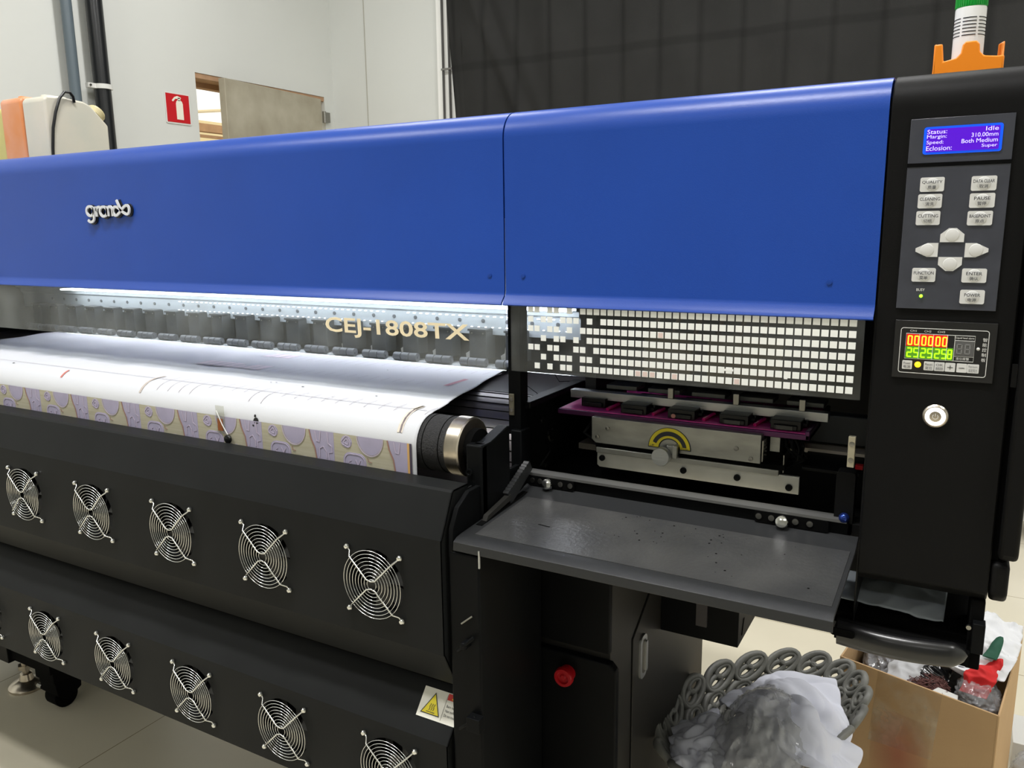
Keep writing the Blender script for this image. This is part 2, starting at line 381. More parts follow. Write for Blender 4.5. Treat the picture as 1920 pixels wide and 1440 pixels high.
mm2 = N.new('ShaderNodeMix'); mm2.data_type = 'RGBA'; mm2.blend_type = 'MULTIPLY'; mm2.inputs[0].default_value = 1
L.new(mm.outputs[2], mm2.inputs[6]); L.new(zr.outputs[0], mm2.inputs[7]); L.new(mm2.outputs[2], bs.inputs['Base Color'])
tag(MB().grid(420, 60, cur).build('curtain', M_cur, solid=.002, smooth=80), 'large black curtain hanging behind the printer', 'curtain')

# ------------------------------------------------------------ the printer
P = empty('textile_printer', (-1.3, 1.4, FL), 'large blue and black roll to roll textile printer', 'printer')
XL = -2.78
cov = [(1.088, -.1166), (1.0905, -.112), (1.0985, -.103), (1.100, -.098), (1.10, .134)]+[(1.142+.042*math.cos(math.radians(a)), .134+.042*math.sin(math.radians(a))) for a in range(170, 89, -8)]+[(1.33, .176), (1.345, .165), (1.345, .06)]
for x0, x1 in ((XL+.16, -.6338), (-.6312, -.0995)):
    b = MB(); b.shell(cov, x0, x1, .0035); c_ = b.build('cover', M_blue, P, smooth=40)
# recessed screws on the lower right edge of covers
b = MB()
for x in (-.155, -.60, -.66): MB().lathe((x, 1.0995, -.072), (0, -1, 0), [(.0035, 0), (.0035, .0006), (.0022, .0008)], 12).build('cover_screw', M_blue, P)
# logo
lg = MB(); bk = MB()
sx, sz = .000593, .00037
def lp(x, y): return (-1.666+(x-495)*sx, .0205+(1262-y)*sz)
def stroke(pts, cl=False):
    pp = [lp(*p) for p in pts]
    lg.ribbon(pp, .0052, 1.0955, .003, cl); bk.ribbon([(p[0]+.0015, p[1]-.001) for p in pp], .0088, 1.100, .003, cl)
def el(cx, cy, r, a0=0, a1=360, n=20, ry=None): return [(cx+r*math.cos(math.radians(a0+(a1-a0)*i/n)), cy-(ry or r)*math.sin(math.radians(a0+(a1-a0)*i/n))) for i in range(n+1)]
stroke(el(521, 1190, 20, ry=27)[:-1], True); stroke([(541, 1165), (541, 1225)]+el(522, 1228, 19, 0, -150, 10, ry=24))
stroke([(557, 1222), (557, 1165)]); stroke([(557, 1190)]+el(575, 1190, 16, 170, 75, 6, ry=22))
stroke(el(598, 1195, 20, ry=27)[:-1], True); stroke([(618, 1165), (618, 1222)])
stroke([(624, 1222), (624, 1190)]+el(636, 1190, 12, 180, 0, 8, ry=22)+[(648, 1222)])
inf = []
for i in range(40):
    tt = 2*PI*i/40; inf.append((697+44*math.cos(tt), 1192-27*1.25*math.sin(2*tt)*.72+(-4*math.cos(tt))))
stroke(inf, True); stroke([(676, 1134), (682, 1152), (695, 1188)])
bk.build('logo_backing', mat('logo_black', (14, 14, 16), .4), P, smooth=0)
lg.build('logo', mat('logo_silver_white', (218, 220, 224), .35, metal=.1), P, smooth=0, label='white raised lettering reading grando')

# control cabinet
def cabprof(z0): return [(1.112, z0), (1.10, z0+.012), (1.10, .134)]+[(1.142+.042*math.cos(math.radians(a)), .134+.042*math.sin(math.radians(a))) for a in range(170, 89, -10)]+[(1.62, .176), (1.62, z0)]
MB().prism(cabprof(-.466), -.0975, .0525, 'X').build('control_cabinet', M_cab, P, bevel=.002)
MB().prism([(1.112, -.466), (1.10, -.454), (1.10, -.412), (1.62, -.412), (1.62, -.466)], .0535, .0735, 'X').build('cabinet_end_cap', M_cab, P, bevel=.006, segs=4)
MB().prism([(1.11, -.411), (1.11, .134)]+[(1.142+.032*math.cos(math.radians(a)), .134+.032*math.sin(math.radians(a))) for a in range(170, 89, -16)]+[(1.62, .166), (1.62, -.411)], .0525, .060, 'X').build('cabinet_joint', M_gap, P)
MB().prism([(1.095, -.405), (1.088, -.395), (1.088, .134)]+[(1.142+.05*math.cos(math.radians(a)), .134+.044*math.sin(math.radians(a))) for a in range(170, 89, -10)]+[(1.62, .178), (1.62, -.405)], .059, .080, 'X').build('side_door', M_cab, P, bevel=.005, segs=3)
MB().box(.0528, .0585, 1.094, 1.10, -.19, -.163).build('door_catch', M_cab, P)
# control panel
YF = 1.0985  # control and temperature panel layouts projected from image pixels onto the cabinet front
cp = MB().prism([(-.0755, -.102), (.0305, -.102), (.0310, .1205), (-.0748, .1205)], YF-.001, YF+.003, 'Y').build('control_panel', M_film, P, bevel=.0004)
MB().prism([(-.0753, .0655), (.0308, .0655), (.0308, .070), (-.0753, .070)], YF-.0014, YF, 'Y').build('panel_divider', M_gap, cp)
MB().prism(rrect(-.020, .095, .080, .031, .003), YF-.002, YF, 'Y').build('screen_bezel', mat('lcd_blue_edge', (10, 80, 225), .3, emit=.75), cp)
MB().prism(rrect(-.020, .095, .074, .026, .001), YF-.0025, YF-.001, 'Y').build('screen', mat('lcd_violet', (78, 8, 190), .3, emit=.7), cp)
b = MB()
for i, (l_, r_, lw, rw) in enumerate((('Status:', 'Idle', .0205, .0125), ('Margin:', '310.00mm', .0205, .0265), ('Speed:', 'Both Medium', .0175, .036), ('Eclosion:', 'Super', .0265, .0155))):
    z = .1032-i*.0063
    b.text(l_, -.0565, z-.0008, lw, .0048 if i == 0 else .0052, YF-.0025); b.text(r_, .0155-rw, z-.0004, rw, .0046, YF-.0025)
b.build('screen_text', mat('lcd_text', (214, 205, 255), .5, emit=.9), cp, smooth=0)
def key(parent, cx, cz, w_=.0255, h_=.0165, en=None, cn=None, poly=None, name='button'):
    b = MB(); pts = poly or rrect(cx, cz, w_, h_, .002)
    b.prism(pts, YF-.0022, YF, 'Y')
    r = min(h_*.46, .0075)
    b.lathe((cx, YF-.0021, cz), (0, -1, 0), [(r, 0), (r*.92, .0006), (r*.6, .0011), (r*.25, .0013)], 20)
    b.cur = 1
    if en: b.text(en, cx-w_*(.42 if len(en) > 5 else .32), cz+.0005, w_*(.84 if len(en) > 5 else .64), .0038, YF-.0036, bold=.012)
    if cn: b.text(cn, cx-.0045, cz-.0055, .009, .0042, YF-.0036, bold=.006)
    return b.build(name, [M_key, M_ink], parent, smooth=30)
for cx, cz, en, cn in ((-.047, .045, 'QUALITY', '质量'), (-.048, .0258, 'CLEANING', '清洗'), (-.0485, .0062, 'CUTTING', '切纸'), (.006, .0445, 'DATA CLEAR', '取消'), (.0058, .0252, 'PAUSE', '暂停'), (.0052, .0052, 'BASEPOINT', '原点'), (-.048, -.061, 'FUNCTION', '菜单'), (.005, -.061, 'ENTER', '确认'), (.005, -.086, 'POWER', '电源')):
    key(cp, cx, cz, en=en, cn=cn)
u = .0125; v = .0082
key(cp, -.0213, -.0140, poly=[(-.0213-u, -.0140-v), (-.0213+u, -.0140-v), (-.0213+u, -.0140+.001), (-.0213+.004, -.0140+v), (-.0213-.004, -.0140+v), (-.0213-u, -.0140+.001)])
key(cp, -.0213, -.0478, poly=[(-.0213-u, -.0478+v), (-.0213-u, -.0478-.001), (-.0213-.004, -.0478-v), (-.0213+.004, -.0478-v), (-.0213+u, -.0478-.001), (-.0213+u, -.0478+v)])
key(cp, -.0465, -.0313, poly=[(-.0465+u-.001, -.0313-v), (-.0465+u-.001, -.0313+v), (-.0465, -.0313+v), (-.0465-u, -.0313+.002), (-.0465-u, -.0313-.002), (-.0465, -.0313-v)])
key(cp, .0045, -.0315, poly=[(.0045-u+.001, -.0315+v), (.0045-u+.001, -.0315-v), (.0045, -.0315-v), (.0045+u, -.0315-.002), (.0045+u, -.0315+.002), (.0045, -.0315+v)])
MB().text('BUSY', -.0545, -.0805, .009, .0032, YF-.0012).build('busy_caption', M_inkw, cp, smooth=0)
MB().sphere((-.049, YF-.0015, -.0865), .0020, 12).build('busy_light', mat('led_lime', (150, 255, 40), .3, emit=3), cp)
# temperature panel
YG = 1.0985
tp = MB().prism([(-.0745, -.1165), (.0345, -.1165), (.0345, -.188), (-.0745, -.188)], YG-.0012, YG+.003, 'Y').build('temperature_panel', mat('meter_black_film', (22, 22, 23), .35), P, bevel=.0004)
b = MB(); b.ribbon([p for p in rrect(-.0205, -.1535, .094, .0555, .003)][:], .0007, YG-.0012, .0005, True)
b.ribbon([(-.0615, -.1325), (.0125, -.1325), (.0125, -.1635), (-.0615, -.1635)], .0006, YG-.0012, .0005, True)
for x in (-.0465, -.0315, -.0165): b.ribbon([(x, -.1325), (x, -.1635)], .0005, YG-.003, .0003)
b.ribbon([(-.0085, -.1325), (-.0085, -.1635)], .0006, YG-.0012, .0005); b.ribbon([(-.0085, -.1385), (.0125, -.1385)], .0005, YG-.0012, .0005); b.ribbon([(-.0085, -.1578), (.0125, -.1578)], .0005, YG-.0012, .0005)
b.text('CH1', -.0575, -.1315+.0012, .007, .0024, YG-.0012); b.text('CH2', -.0420, -.1315+.0012, .0075, .0024, YG-.0012); b.text('CH3', -.0275, -.1315+.0012, .0078, .0024, YG-.0012)
b.text('Liquid level alarm', -.0075, -.1370, .019, .0030, YG-.0012); b.text('液位报警', -.006, -.1620, .014, .0032, YG-.0012)
for i, ch in enumerate('智能控制板'): b.text(ch, .0205, -.1385-i*.0060, .0046, .0044, YG-.0012)
b.build('panel_print', M_inkw, tp, smooth=0)
MB().prism([(-.0608, -.1333), (-.0160, -.1333), (-.0160, -.1478), (-.0608, -.1478)], YG-.002, YG, 'Y').build('red_display', mat('display_red_halo', (205, 18, 8), .4, emit=.9), tp)  # halo around the red digits, put in as a glowing panel
MB().prism([(-.0608, -.1482), (-.0095, -.1482), (-.0095, -.1630), (-.0608, -.1630)], YG-.002, YG, 'Y').build('green_display', mat('display_green_haze', (84, 140, 28), .4, emit=.5), tp)  # green haze around the digits, put in as a glowing panel
MB().prism([(-.0080, -.1390), (.0120, -.1390), (.0120, -.1573), (-.0080, -.1573)], YG-.002, YG, 'Y').build('unlit_display', mat('display_grey', (92, 92, 92), .3), tp)
SEG = {'0': 'abcdef', '2': 'abged', '5': 'afgcd', '8': 'abcdefg'}
def digit(b, ch, x, z, w_, h_, y, t=.0011):
    sgm = {'a': ((0, 1), (1, 1)), 'b': ((1, 1), (1, .5)), 'c': ((1, .5), (1, 0)), 'd': ((0, 0), (1, 0)), 'e': ((0, 0), (0, .5)), 'f': ((0, .5), (0, 1)), 'g': ((0, .5), (1, .5))}
    for c in SEG[ch]:
        (a0, b0), (a1, b1) = sgm[c]; b.ribbon([(x+a0*w_, z+b0*h_), (x+a1*w_, z+b1*h_)], t, y, .0004)
b = MB()
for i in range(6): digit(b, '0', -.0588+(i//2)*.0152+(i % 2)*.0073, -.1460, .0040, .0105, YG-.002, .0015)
b.build('red_digits', mat('digits_red_overexposed', (255, 178, 40), .4, emit=2.2), tp, smooth=0)  # red LED digits; their overexposure is put in as amber colour
b = MB()
for i, ch in enumerate('252525'): digit(b, ch, -.0590+(i//2)*.0152+(i % 2)*.0073, -.1610, .0046, .0105, YG-.002, .0015)
digit(b, '8', -.0148, -.1610, .0040, .0105, YG-.002, .0015)
b.build('green_digits', mat('digits_lime', (160, 250, 20), .4, emit=1.6), tp, smooth=0)
b = MB()
for i in range(2): digit(b, '8', -.0055+i*.0085, -.1540, .0048, .0110, YG-.002, .0013)
b.build('unlit_digits', mat('digits_dead', (126, 126, 126), .4), tp, smooth=0)
for cx, en, cn, w_ in ((-.0580, 'Power', '电源', .011), (-.0340, 'Reset', '复位', .011), (-.0225, 'OK', '通道选择', .011), (-.0110, '+', None, .0108), (.0012, '-', None, .0108), (.0130, 'Exposure', '设定风力', .0125)):
    b = MB(); b.prism(rrect(cx, -.1715, w_, .0108, .001), YG-.0022, YG, 'Y'); b.cur = 1
    if en == '+': b.ribbon([(cx-.003, -.1715), (cx+.003, -.1715)], .0006, YG-.0022, .0003); b.ribbon([(cx, -.1690), (cx, -.1740)], .0006, YG-.0022, .0003)
    elif en == '-': b.ribbon([(cx-.003, -.1715), (cx+.003, -.1715)], .0006, YG-.0022, .0003)
    else: b.text(en, cx-w_*.36, -.1707, w_*.72, .0028, YG-.0023); b.text(cn, cx-w_*.36, -.1755, w_*.72, .0034, YG-.0023)
    b.build('button', [M_key, M_ink], tp, smooth=0)
MB().sphere((-.0462, YG-.002, -.1705), .0036, 14).build('amber_light', mat('led_amber', (255, 190, 20), .3, emit=3.5), tp)
MB().sphere((.0165, YG-.0015, -.1475), .0019, 12).build('sensor_dot', M_lightgrey, tp)
# power button
pb = MB().lathe((-.022, 1.10, -.2335), (0, -1, 0), [(.0145, 0), (.0145, .002), (.0125, .0042), (.0118, .0045)], 40).build('power_button', M_ring, P)
MB().lathe((-.022, 1.10, -.2335), (0, -1, 0), [(.0116, .003), (.0114, .0052), (.0072, .0056)], 36).build('light_ring', mat('white_led_ring', (255, 250, 245), .3, emit=2.4), pb)
MB().lathe((-.022, 1.10, -.2335), (0, -1, 0), [(.0068, .003), (.0066, .006), (.005, .0062)], 30).build('button_centre', M_ring, pb)
b = MB(); b.ribbon([(-.022+.0030*math.cos(math.radians(a)), -.2335+.0030*math.sin(math.radians(a))) for a in range(130, 411, 20)], .0007, 1.0939, .0003); b.ribbon([(-.022, -.2330), (-.022, -.2295)], .0007, 1.0939, .0003)
b.build('power_symbol', M_lightgrey, pb, smooth=0)

# acrylic guards
M_acr = clear('clear_acrylic', (242, 245, 245), .012, .04, 1.4, dirt=.07)
M_acr2 = clear('clear_acrylic_dusty', (240, 243, 241), .012, .05, 1.4, dirt=.12, dscale=6)
ac1 = MB().box(XL+.2, -.6292, 1.092, 1.096, -.2218, -.1178).build('acrylic_guard', M_acr2, P, smooth=0)
ac2 = MB().box(-.6185, -.1087, 1.092, 1.096, -.2208, -.1178).build('acrylic_guard', M_acr, P, smooth=0)
MB().text('CEJ-1808TX', -1.000, -.1857, .305, .0346, 1.0915, .0004, bold=.018, shear=-.04).build('model_lettering', M_cream, ac1, smooth=0, label='cream lettering reading CEJ-1808TX')
b = MB()
missing = {0: {2, 5, 7}, 1: {1, 4, 8, 10}, 2: {2, 5, 7}, 3: {0, 1, 3, 6, 8}, 4: {2, 5, 6, 9}, 5: {0, 1, 3, 7, 10}, 6: {0, 2, 4, 7}}
for r_ in range(7):
    for c in range(43):
        if c in missing[r_]: continue
        x = -.5874+c*.01097; z = -.1180-r_*.01443
        b.box(x, x+.0088, 1.0913, 1.092, z-.0088, z)
b.cur = 1
for (c, r_) in ((16, 6), (18, 6), (17, 6), (29, 6), (21, 6), (19, 2)):
    x = -.5874+c*.01097; z = -.1180-r_*.01443; b.box(x+.001, x+.0080, 1.0911, 1.0913, z-.0080, z-.001)
b.cur = 0; b.box(-.2835, -.270, 1.0911, 1.092, -.1955, -.1925); b.box(-.203, -.1985, 1.0911, 1.092, -.2005, -.1975)
b.build('square_grid', [M_white, mat('pinkish_square', (228, 206, 198), .6)], ac2, smooth=0, label='rows of small white squares, some missing at the left end')  # a few squares are tinted slightly pink

# frame posts and bay
MB().box(-.6445, -.6215, 1.127, 1.152, -.335, -.098).build('front_post', M_blk, P, bevel=.001)
MB().box(-.636, -.6165, 1.118, 1.15, -.452, -.325).build('lower_post', M_blk, P, bevel=.002)
pl = MB().box(-.6420, -.6330, 1.124, 1.127, -.302, -.266).build('post_plate', mat('tan_bracket', (120, 114, 98), .45, metal=.4), P, bevel=.0008)
for z in (-.275, -.293): MB().lathe((-.6375, 1.124, z), (0, -1, 0), [(.0035, 0), (.0033, .001), (.0012, .0012)], 14).build('screw', M_screw, pl)
MB().box(-.6320, -.6235, 1.14, 1.62, -.56, -.290).build('bay_side_plate', M_blk, P, bevel=.001)
MB().box(-.635, -.611, 1.14, 1.36, -.292, -.281).build('side_rail', M_blk, P, bevel=.002)
MB().box(-.60, -.0985, 1.60, 1.615, -.56, .16).build('bay_back', M_dark, P)
MB().box(-.62, -.0985, 1.15, 1.61, -.57, -.555).build('bay_floor', M_dark, P)
MB().box(-.1005, -.0985, 1.12, 1.61, -.56, .15).build('bay_right_wall', M_dark, P)
MB().box(XL+.162, -.0995, 1.347, 1.70, .04, .06).build('rear_deck', M_cab, P)
MB().box(XL+.2, -.0995, 1.69, 1.70, -.5, .04).build('rear_panel', M_cab, P)
b = MB()
for (y, z) in ((1.20, -.325), (1.225, -.352), (1.215, -.41)): b.lathe((-.6235, y, z), (1, 0, 0), [(.006, 0), (.006, .004), (.004, .006)], 14)
b.build('side_bolt', M_blk, P)
MB().tube([(-.622, 1.215, -.362), (-.60, 1.19, -.375), (-.612, 1.175, -.40), (-.603, 1.165, -.402), (-.612, 1.14, -.43)], .0016, 6).build('wire_hook', M_blk, P)
MB().tube([(-.622, 1.24+.011*math.cos(a/8*PI), -.36+.011*math.sin(a/8*PI)) for a in range(3, 14)], .0015, 6).build('wire_clip', M_screw, P)
# right hand side of the bay
b = MB(); b.box(-.1215, -.1125, 1.118, 1.125, -.318, -.2755); pl = b.build('hinge_plate', mat('cream_zinc_plate', (196, 188, 164), .4, metal=.3), P, bevel=.0008)
for z in (-.286, -.308): MB().lathe((-.117, 1.118, z), (0, -1, 0), [(.0036, 0), (.0034, .001), (.0014, .0012)], 14).build('screw', M_screw, pl)
br = MB().prism(rrect(-.1225, -.372, .024, .088, .004), 1.128, 1.15, 'Y').build('latch_bracket', M_cab, P)
MB().sphere((-.1205, 1.121, -.3900), .0072, 16).build('blue_knob', mat('blue_metal_knob', (48, 70, 150), .2, metal=.8), br)
MB().box(-.250, -.115, 1.30, 1.33, -.335, -.29).build('grey_side_block', mat('grey_block', (66, 68, 70), .5), P, bevel=.002)
MB().box(-.29, -.112, 1.28, 1.40, -.348, -.341).build('stained_shelf', mat('ink_stained_shelf', (190, 176, 164), .5, col2=(232, 222, 205), vscale=14), P)
MB().prism([(1.225, -.358), (1.225, -.353), (1.30, -.343), (1.30, -.358)], -.196, -.115, 'X').build('shelf_ramp', M_blk, P)
MB().tube([(-.194, 1.222, -.357), (-.115, 1.222, -.357)], .003, 8).build('shelf_bar', M_cab, P)
b = MB(); b.box(-.118, -.108, 1.19, 1.20, -.34, -.334); b.box(-.231, -.222, 1.26, 1.27, -.332, -.324); b.build('red_wire_plug', M_red, P)

# hinge rail and flap
rl = MB().box(-.607, -.1145, 1.121, 1.138, -.4145, -.3965).build('hinge_rail', M_blk, P, bevel=.001)
MB().box(-.607, -.1165, 1.117, 1.14, -.3965, -.3925).build('rail_cap', mat('rail_grey_cap', (120, 120, 118), .35, metal=.5), rl)
for x0, x1, xk, sc_ in ((-.603, -.521, -.5655, (-.595, -.581, -.544, -.527)), (-.238, -.139, -.199, (-.232, -.2145, -.182, -.163))):
    hp = MB().prism(rrect((x0+x1)/2, -.405, x1-x0, .0165, .003), 1.1155, 1.121, 'Y').build('hinge_leaf', M_gap, P)
    for x in sc_: MB().lathe((x, 1.1155, -.4045), (0, -1, 0), [(.0045, 0), (.0042, .001), (.0015, .0012)], 16).build('screw', M_screw, hp)
    b = MB(); b.lathe((xk, 1.114, -.407), (0, -.8, .25), [(.009, 0), (.0095, .004), (.008, .008), (.004, .0095)], 18); b.ring((xk, 1.107, -.405), (0, -.8, .25), .006, .0014, 18, 6)
    b.build('hinge_knob', M_chrome, hp)
fp = [(1.121, -.4135), (1.085, -.4225), (.918, -.431), (.908, -.4325), (.900, -.4365), (.8985, -.449), (.903, -.451), (.9045, -.4395), (.911, -.4365), (1.085, -.4265), (1.121, -.418)]
MB().prism(fp, -.6085, -.1005, 'X').build('front_flap', M_flap, P, bevel=.0006)
b = MB(); b.prism([(1.083, -.4224), (1.083, -.4216), (.925, -.4299), (.925, -.4307)], -.5875, -.106, 'X'); b.build('flap_mat', mat('flap_rubber_mat', (52, 53, 54), .30, col2=(74, 74, 73), vscale=9, bump=.3, bscale=160), P)
b = MB(); random.seed(8)
for i in range(40):
    x = random.uniform(-.44, -.26) if i < 24 else random.uniform(-.3, -.12); y = random.uniform(1.0, 1.08) if i < 24 else random.uniform(.94, 1.07); z = -.4215-(1.083-y)*.0525; r = random.choice((.0006, .0008, .0011, .0016))
    b.lathe((x, y, z), (0, 0, 1), [(r, 0), (r*.7, .0004)], 8)
b.prism([(-.520, .992), (-.501, .990), (-.5005, .9912), (-.5195, .9935)], -.4262, -.4258, 'Z')
b.build('ink_spots', M_gap, P)
MB().prism([(1.10, -.419), (.955, -.428), (.955, -.4285), (1.10, -.4195)], -.604, -.594, 'X').build('flap_slot', M_gap, P)
# toothed stay arm and lever
b = MB(); pts = [(.985, -.418), (1.10, -.372), (1.105, -.364)]
n_ = 22; top = []; bot = []
for i in range(n_+1):
    u_ = i/n_; y = 1.040+u_*.072; z = -.408+u_*.0335; top.append((y-.003, z+.0035+(.0016 if i % 2 else 0))); bot.append((y+.006, z-.018+u_*.006))
b.prism(top+bot[::-1], -.6055, -.596, 'X'); b.build('toothed_stay', M_flap, P)
MB().prism([(.970, -.4275), (.975, -.420), (1.045, -.407), (1.045, -.4165)], -.603, -.595, 'X').build('stay_lever', mat('lever_grey', (58, 57, 54), .4, metal=.4), P)

# capping station
MB().box(-.5875, -.165, 1.245, 1.262, -.2895, -.2755).build('capping_bar', M_alu, P, bevel=.0008)
for i in range(5):
    x = -.53+i*.075; MB().box(x, x+.055, 1.268, 1.31, -.2735, -.266).build('carriage_skirt', mat('grey_carriage_skirt', (96, 96, 92), .4, metal=.5), P, bevel=.001)
for x in (-.412, -.306, -.207): MB().box(x, x+.009, 1.243, 1.252, -.2755, -.258).build('skirt_clip', M_screw, P, bevel=.0006)
pt = MB().box(-.592, -.183, 1.203, 1.40, -.310, -.3015).build('capping_tray', M_magedge, P, bevel=.0015)
MB().box(-.588, -.187, 1.207, 1.396, -.3015, -.3005).build('tray_surface', M_mag, pt)
MB().box(-.190, -.183, 1.203, 1.402, -.310, -.296).build('tray_lip', M_magedge, pt, bevel=.0015)
random.seed(3)
for i, x in enumerate((-.565, -.485, -.405, -.322, -.245)):
    b = MB(); y0 = 1.215 if i else 1.235
    b.box(x+.003, x+.047, y0, y0+.10, -.3005, -.2855); b.box(x-.003, x+.053, y0+.02, y0+.035, -.2975, -.292); b.box(x+.008, x+.042, y0-.004, y0+.01, -.299, -.292)
    b.cyl((x-.001, y0+.027, -.298), (x-.001, y0+.027, -.2885), .0028, 10); b.cyl((x+.051, y0+.027, -.298), (x+.051, y0+.027, -.2885), .0028, 10)
    cu = b.build('capping_unit', M_head, P, bevel=.0008)
    if i == 2: MB().lathe((x+.014, y0-.004, -.2955), (0, -1, 0), [(.0036, 0), (.0036, .0015)], 16).build('pink_screw', mat('pinkish_screw', (180, 120, 110), .4), cu)
    if i in (3, 4): MB().box(x+.012, x+.036, y0-.0055, y0-.004, -.2985, -.2925).build('cap_plate', mat('cap_grey', (46, 46, 46), .3), cu)
for x in (-.508, -.428, -.345, -.266): MB().tube([(x, 1.22, -.2985), (x+.008, 1.25, -.295), (x-.002, 1.28, -.297), (x+.01, 1.33, -.2985)], .0030, 6).build('ink_tube', mat('magenta_gloss_ink', (200, 20, 110), .15), P)
# steel box with dial
bx_ = MB().prism([(-.523, -.306), (-.249, -.306), (-.249, -.3500), (-.516, -.3495), (-.523, -.343)], 1.19, 1.30, 'Y').build('lift_housing', M_steel, P, bevel=.0008)
for (x, z) in ((-.494, -.3225), (-.512, -.3385), (-.285, -.3305), (-.263, -.3440)): MB().lathe((x, 1.19, z), (0, -1, 0), [(.0036, 0), (.0034, .0025), (.002, .003)], 14).build('screw', M_screw, bx_)
MB().box(-.518, -.215, 1.196, 1.25, -.3575, -.3505).build('housing_gap', M_gap, P)
MB().box(-.516, -.2225, 1.193, 1.22, -.3665, -.3575).build('lift_ledge', M_steel, P, bevel=.0008)
lb_ = MB().prism([(-.5165, -.366), (-.1935, -.3655), (-.1935, -.3925), (-.512, -.3925), (-.5165, -.389)], 1.199, 1.205, 'Y').build('lift_base_plate', mat('bright_stained_steel', (196, 196, 190), .35, metal=.6, var=.15, vscale=12), P, bevel=.0006)
for (x, z) in ((-.507, -.3765), (-.3685, -.379), (-.284, -.3785), (-.2075, -.3830)): MB().lathe((x, 1.199, z), (0, -1, 0), [(.0052, 0), (.0050, .003), (.003, .0035)], 14).build('bolt', M_blk, lb_)
# dial sticker
ds = MB(); cx, cz = -.3895, -.3445
ds.prism(arc(cx, cz, .0350, .0345, 0, 180, 24)+arc(cx, cz, .0165, .0155, 180, 0, 16), 1.1892, 1.19, 'Y'); ds.cur = 1
ds.prism(arc(cx, cz+.0008, .0335, .0330, 2, 178, 24)+arc(cx, cz+.0008, .0178, .0168, 178, 2, 16), 1.1886, 1.1892, 'Y'); ds.cur = 0
ds.prism(arc(cx, cz, .0285, .0285, 10, 160, 20)+arc(cx, cz, .0225, .0215, 160, 14, 20), 1.1880, 1.1886, 'Y')
ds.text('UP', cx-.0315, cz+.0022, .007, .0032, 1.1884); ds.text('Down', cx+.0195, cz+.0018, .012, .0032, 1.1884)
ds.build('dial_sticker', [M_ink, mat('sticker_yellow', (214, 196, 36), .45)], bx_, smooth=0, label='yellow half round dial sticker with a black arrow')
b = MB(); b.box(-.392, -.373, 1.183, 1.19, -.3545, -.3375); b.box(-.380, -.373, 1.176, 1.19, -.355, -.335); b.build('knob_mount', M_steel, bx_, bevel=.0006)
MB().lathe((-.3975, 1.184, -.3545), (0, -1, .05), [(.012, 0), (.0145, .003), (.0148, .012), (.0138, .0145)], 30).build('lift_knob', M_alu, bx_)
b = MB(); b.box(-.249, -.2225, 1.215, 1.29, -.362, -.311); b.build('actuator_block', M_gap, P)
b = MB(); b.box(-.240, -.226, 1.211, 1.215, -.334, -.312); b.build('actuator_plate', M_steel, P)
b = MB(); b.box(-.2462, -.2445, 1.185, 1.21, -.345, -.313); [b.lathe((-.2435, 1.195, z), (1, -1, 0), [(.0018, 0), (.0016, .002)], 8) for z in (-.318, -.324, -.330, -.336)]
b.build('terminal_strip', M_screw, P)
b = MB(); random.seed(5)
for i in range(9):
    x = -.214+random.uniform(-.006, .012); y = 1.21+random.uniform(0, .03)
    b.tube([(x, y, -.3095), (x+random.uniform(.0, .010), y-.004, -.325), (x+random.uniform(.004, .02), y, -.343), (x-.004, y+.006, -.357), (x-.022, y+.01, -.362)], .0019, 6)
b.build('cable_bundle', M_blk, P)
MB().tube([(-.50, 1.24, -.31), (-.535, 1.22, -.322), (-.545, 1.21, -.34), (-.525, 1.21, -.352)], .0035, 8).build('black_tube', M_blk, P)
b = MB(); b.box(-.218, -.2165, 1.20, 1.245, -.362, -.335); b.build('cable_bracket', M_screw, P)
MB().box(-.555, -.535, 1.30, 1.40, -.352, -.312).build('rear_guide', mat('green_grey_block', (120, 122, 100), .5), P)
b = MB(); b.box(-.56, -.52, 1.22, 1.36, -.372, -.362); b.build('slider_block', mat('worn_slider', (70, 66, 60), .5), P)
# print carriage behind the squares
ca = MB().prism([(1.27, -.255), (1.26, -.15), (1.30, -.02), (1.50, -.02), (1.50, -.255)], -.46, -.20, 'X').build('print_carriage', M_dark, P, bevel=.003)
MB().box(-.455, -.375, 1.245, 1.27, -.235, -.165).build('carriage_window', M_olive, ca, bevel=.002)
MB().box(-.350, -.235, 1.245, 1.27, -.245, -.165).build('carriage_window', M_olive, ca, bevel=.002)
b = MB()
for k in range(6): b.tube([(-.44+k*.03, 1.255, -.11), (-.43+k*.034, 1.25, -.14), (-.445+k*.036, 1.25, -.17)], .004, 6)
b.build('ink_hose', mat('amber_brown_hose', (84, 60, 36), .3), ca)
MB().box(-.575, -.555, 1.28, 1.36, -.285, -.10).build('carriage_stop', mat('stop_dark', (30, 30, 32), .4), P)

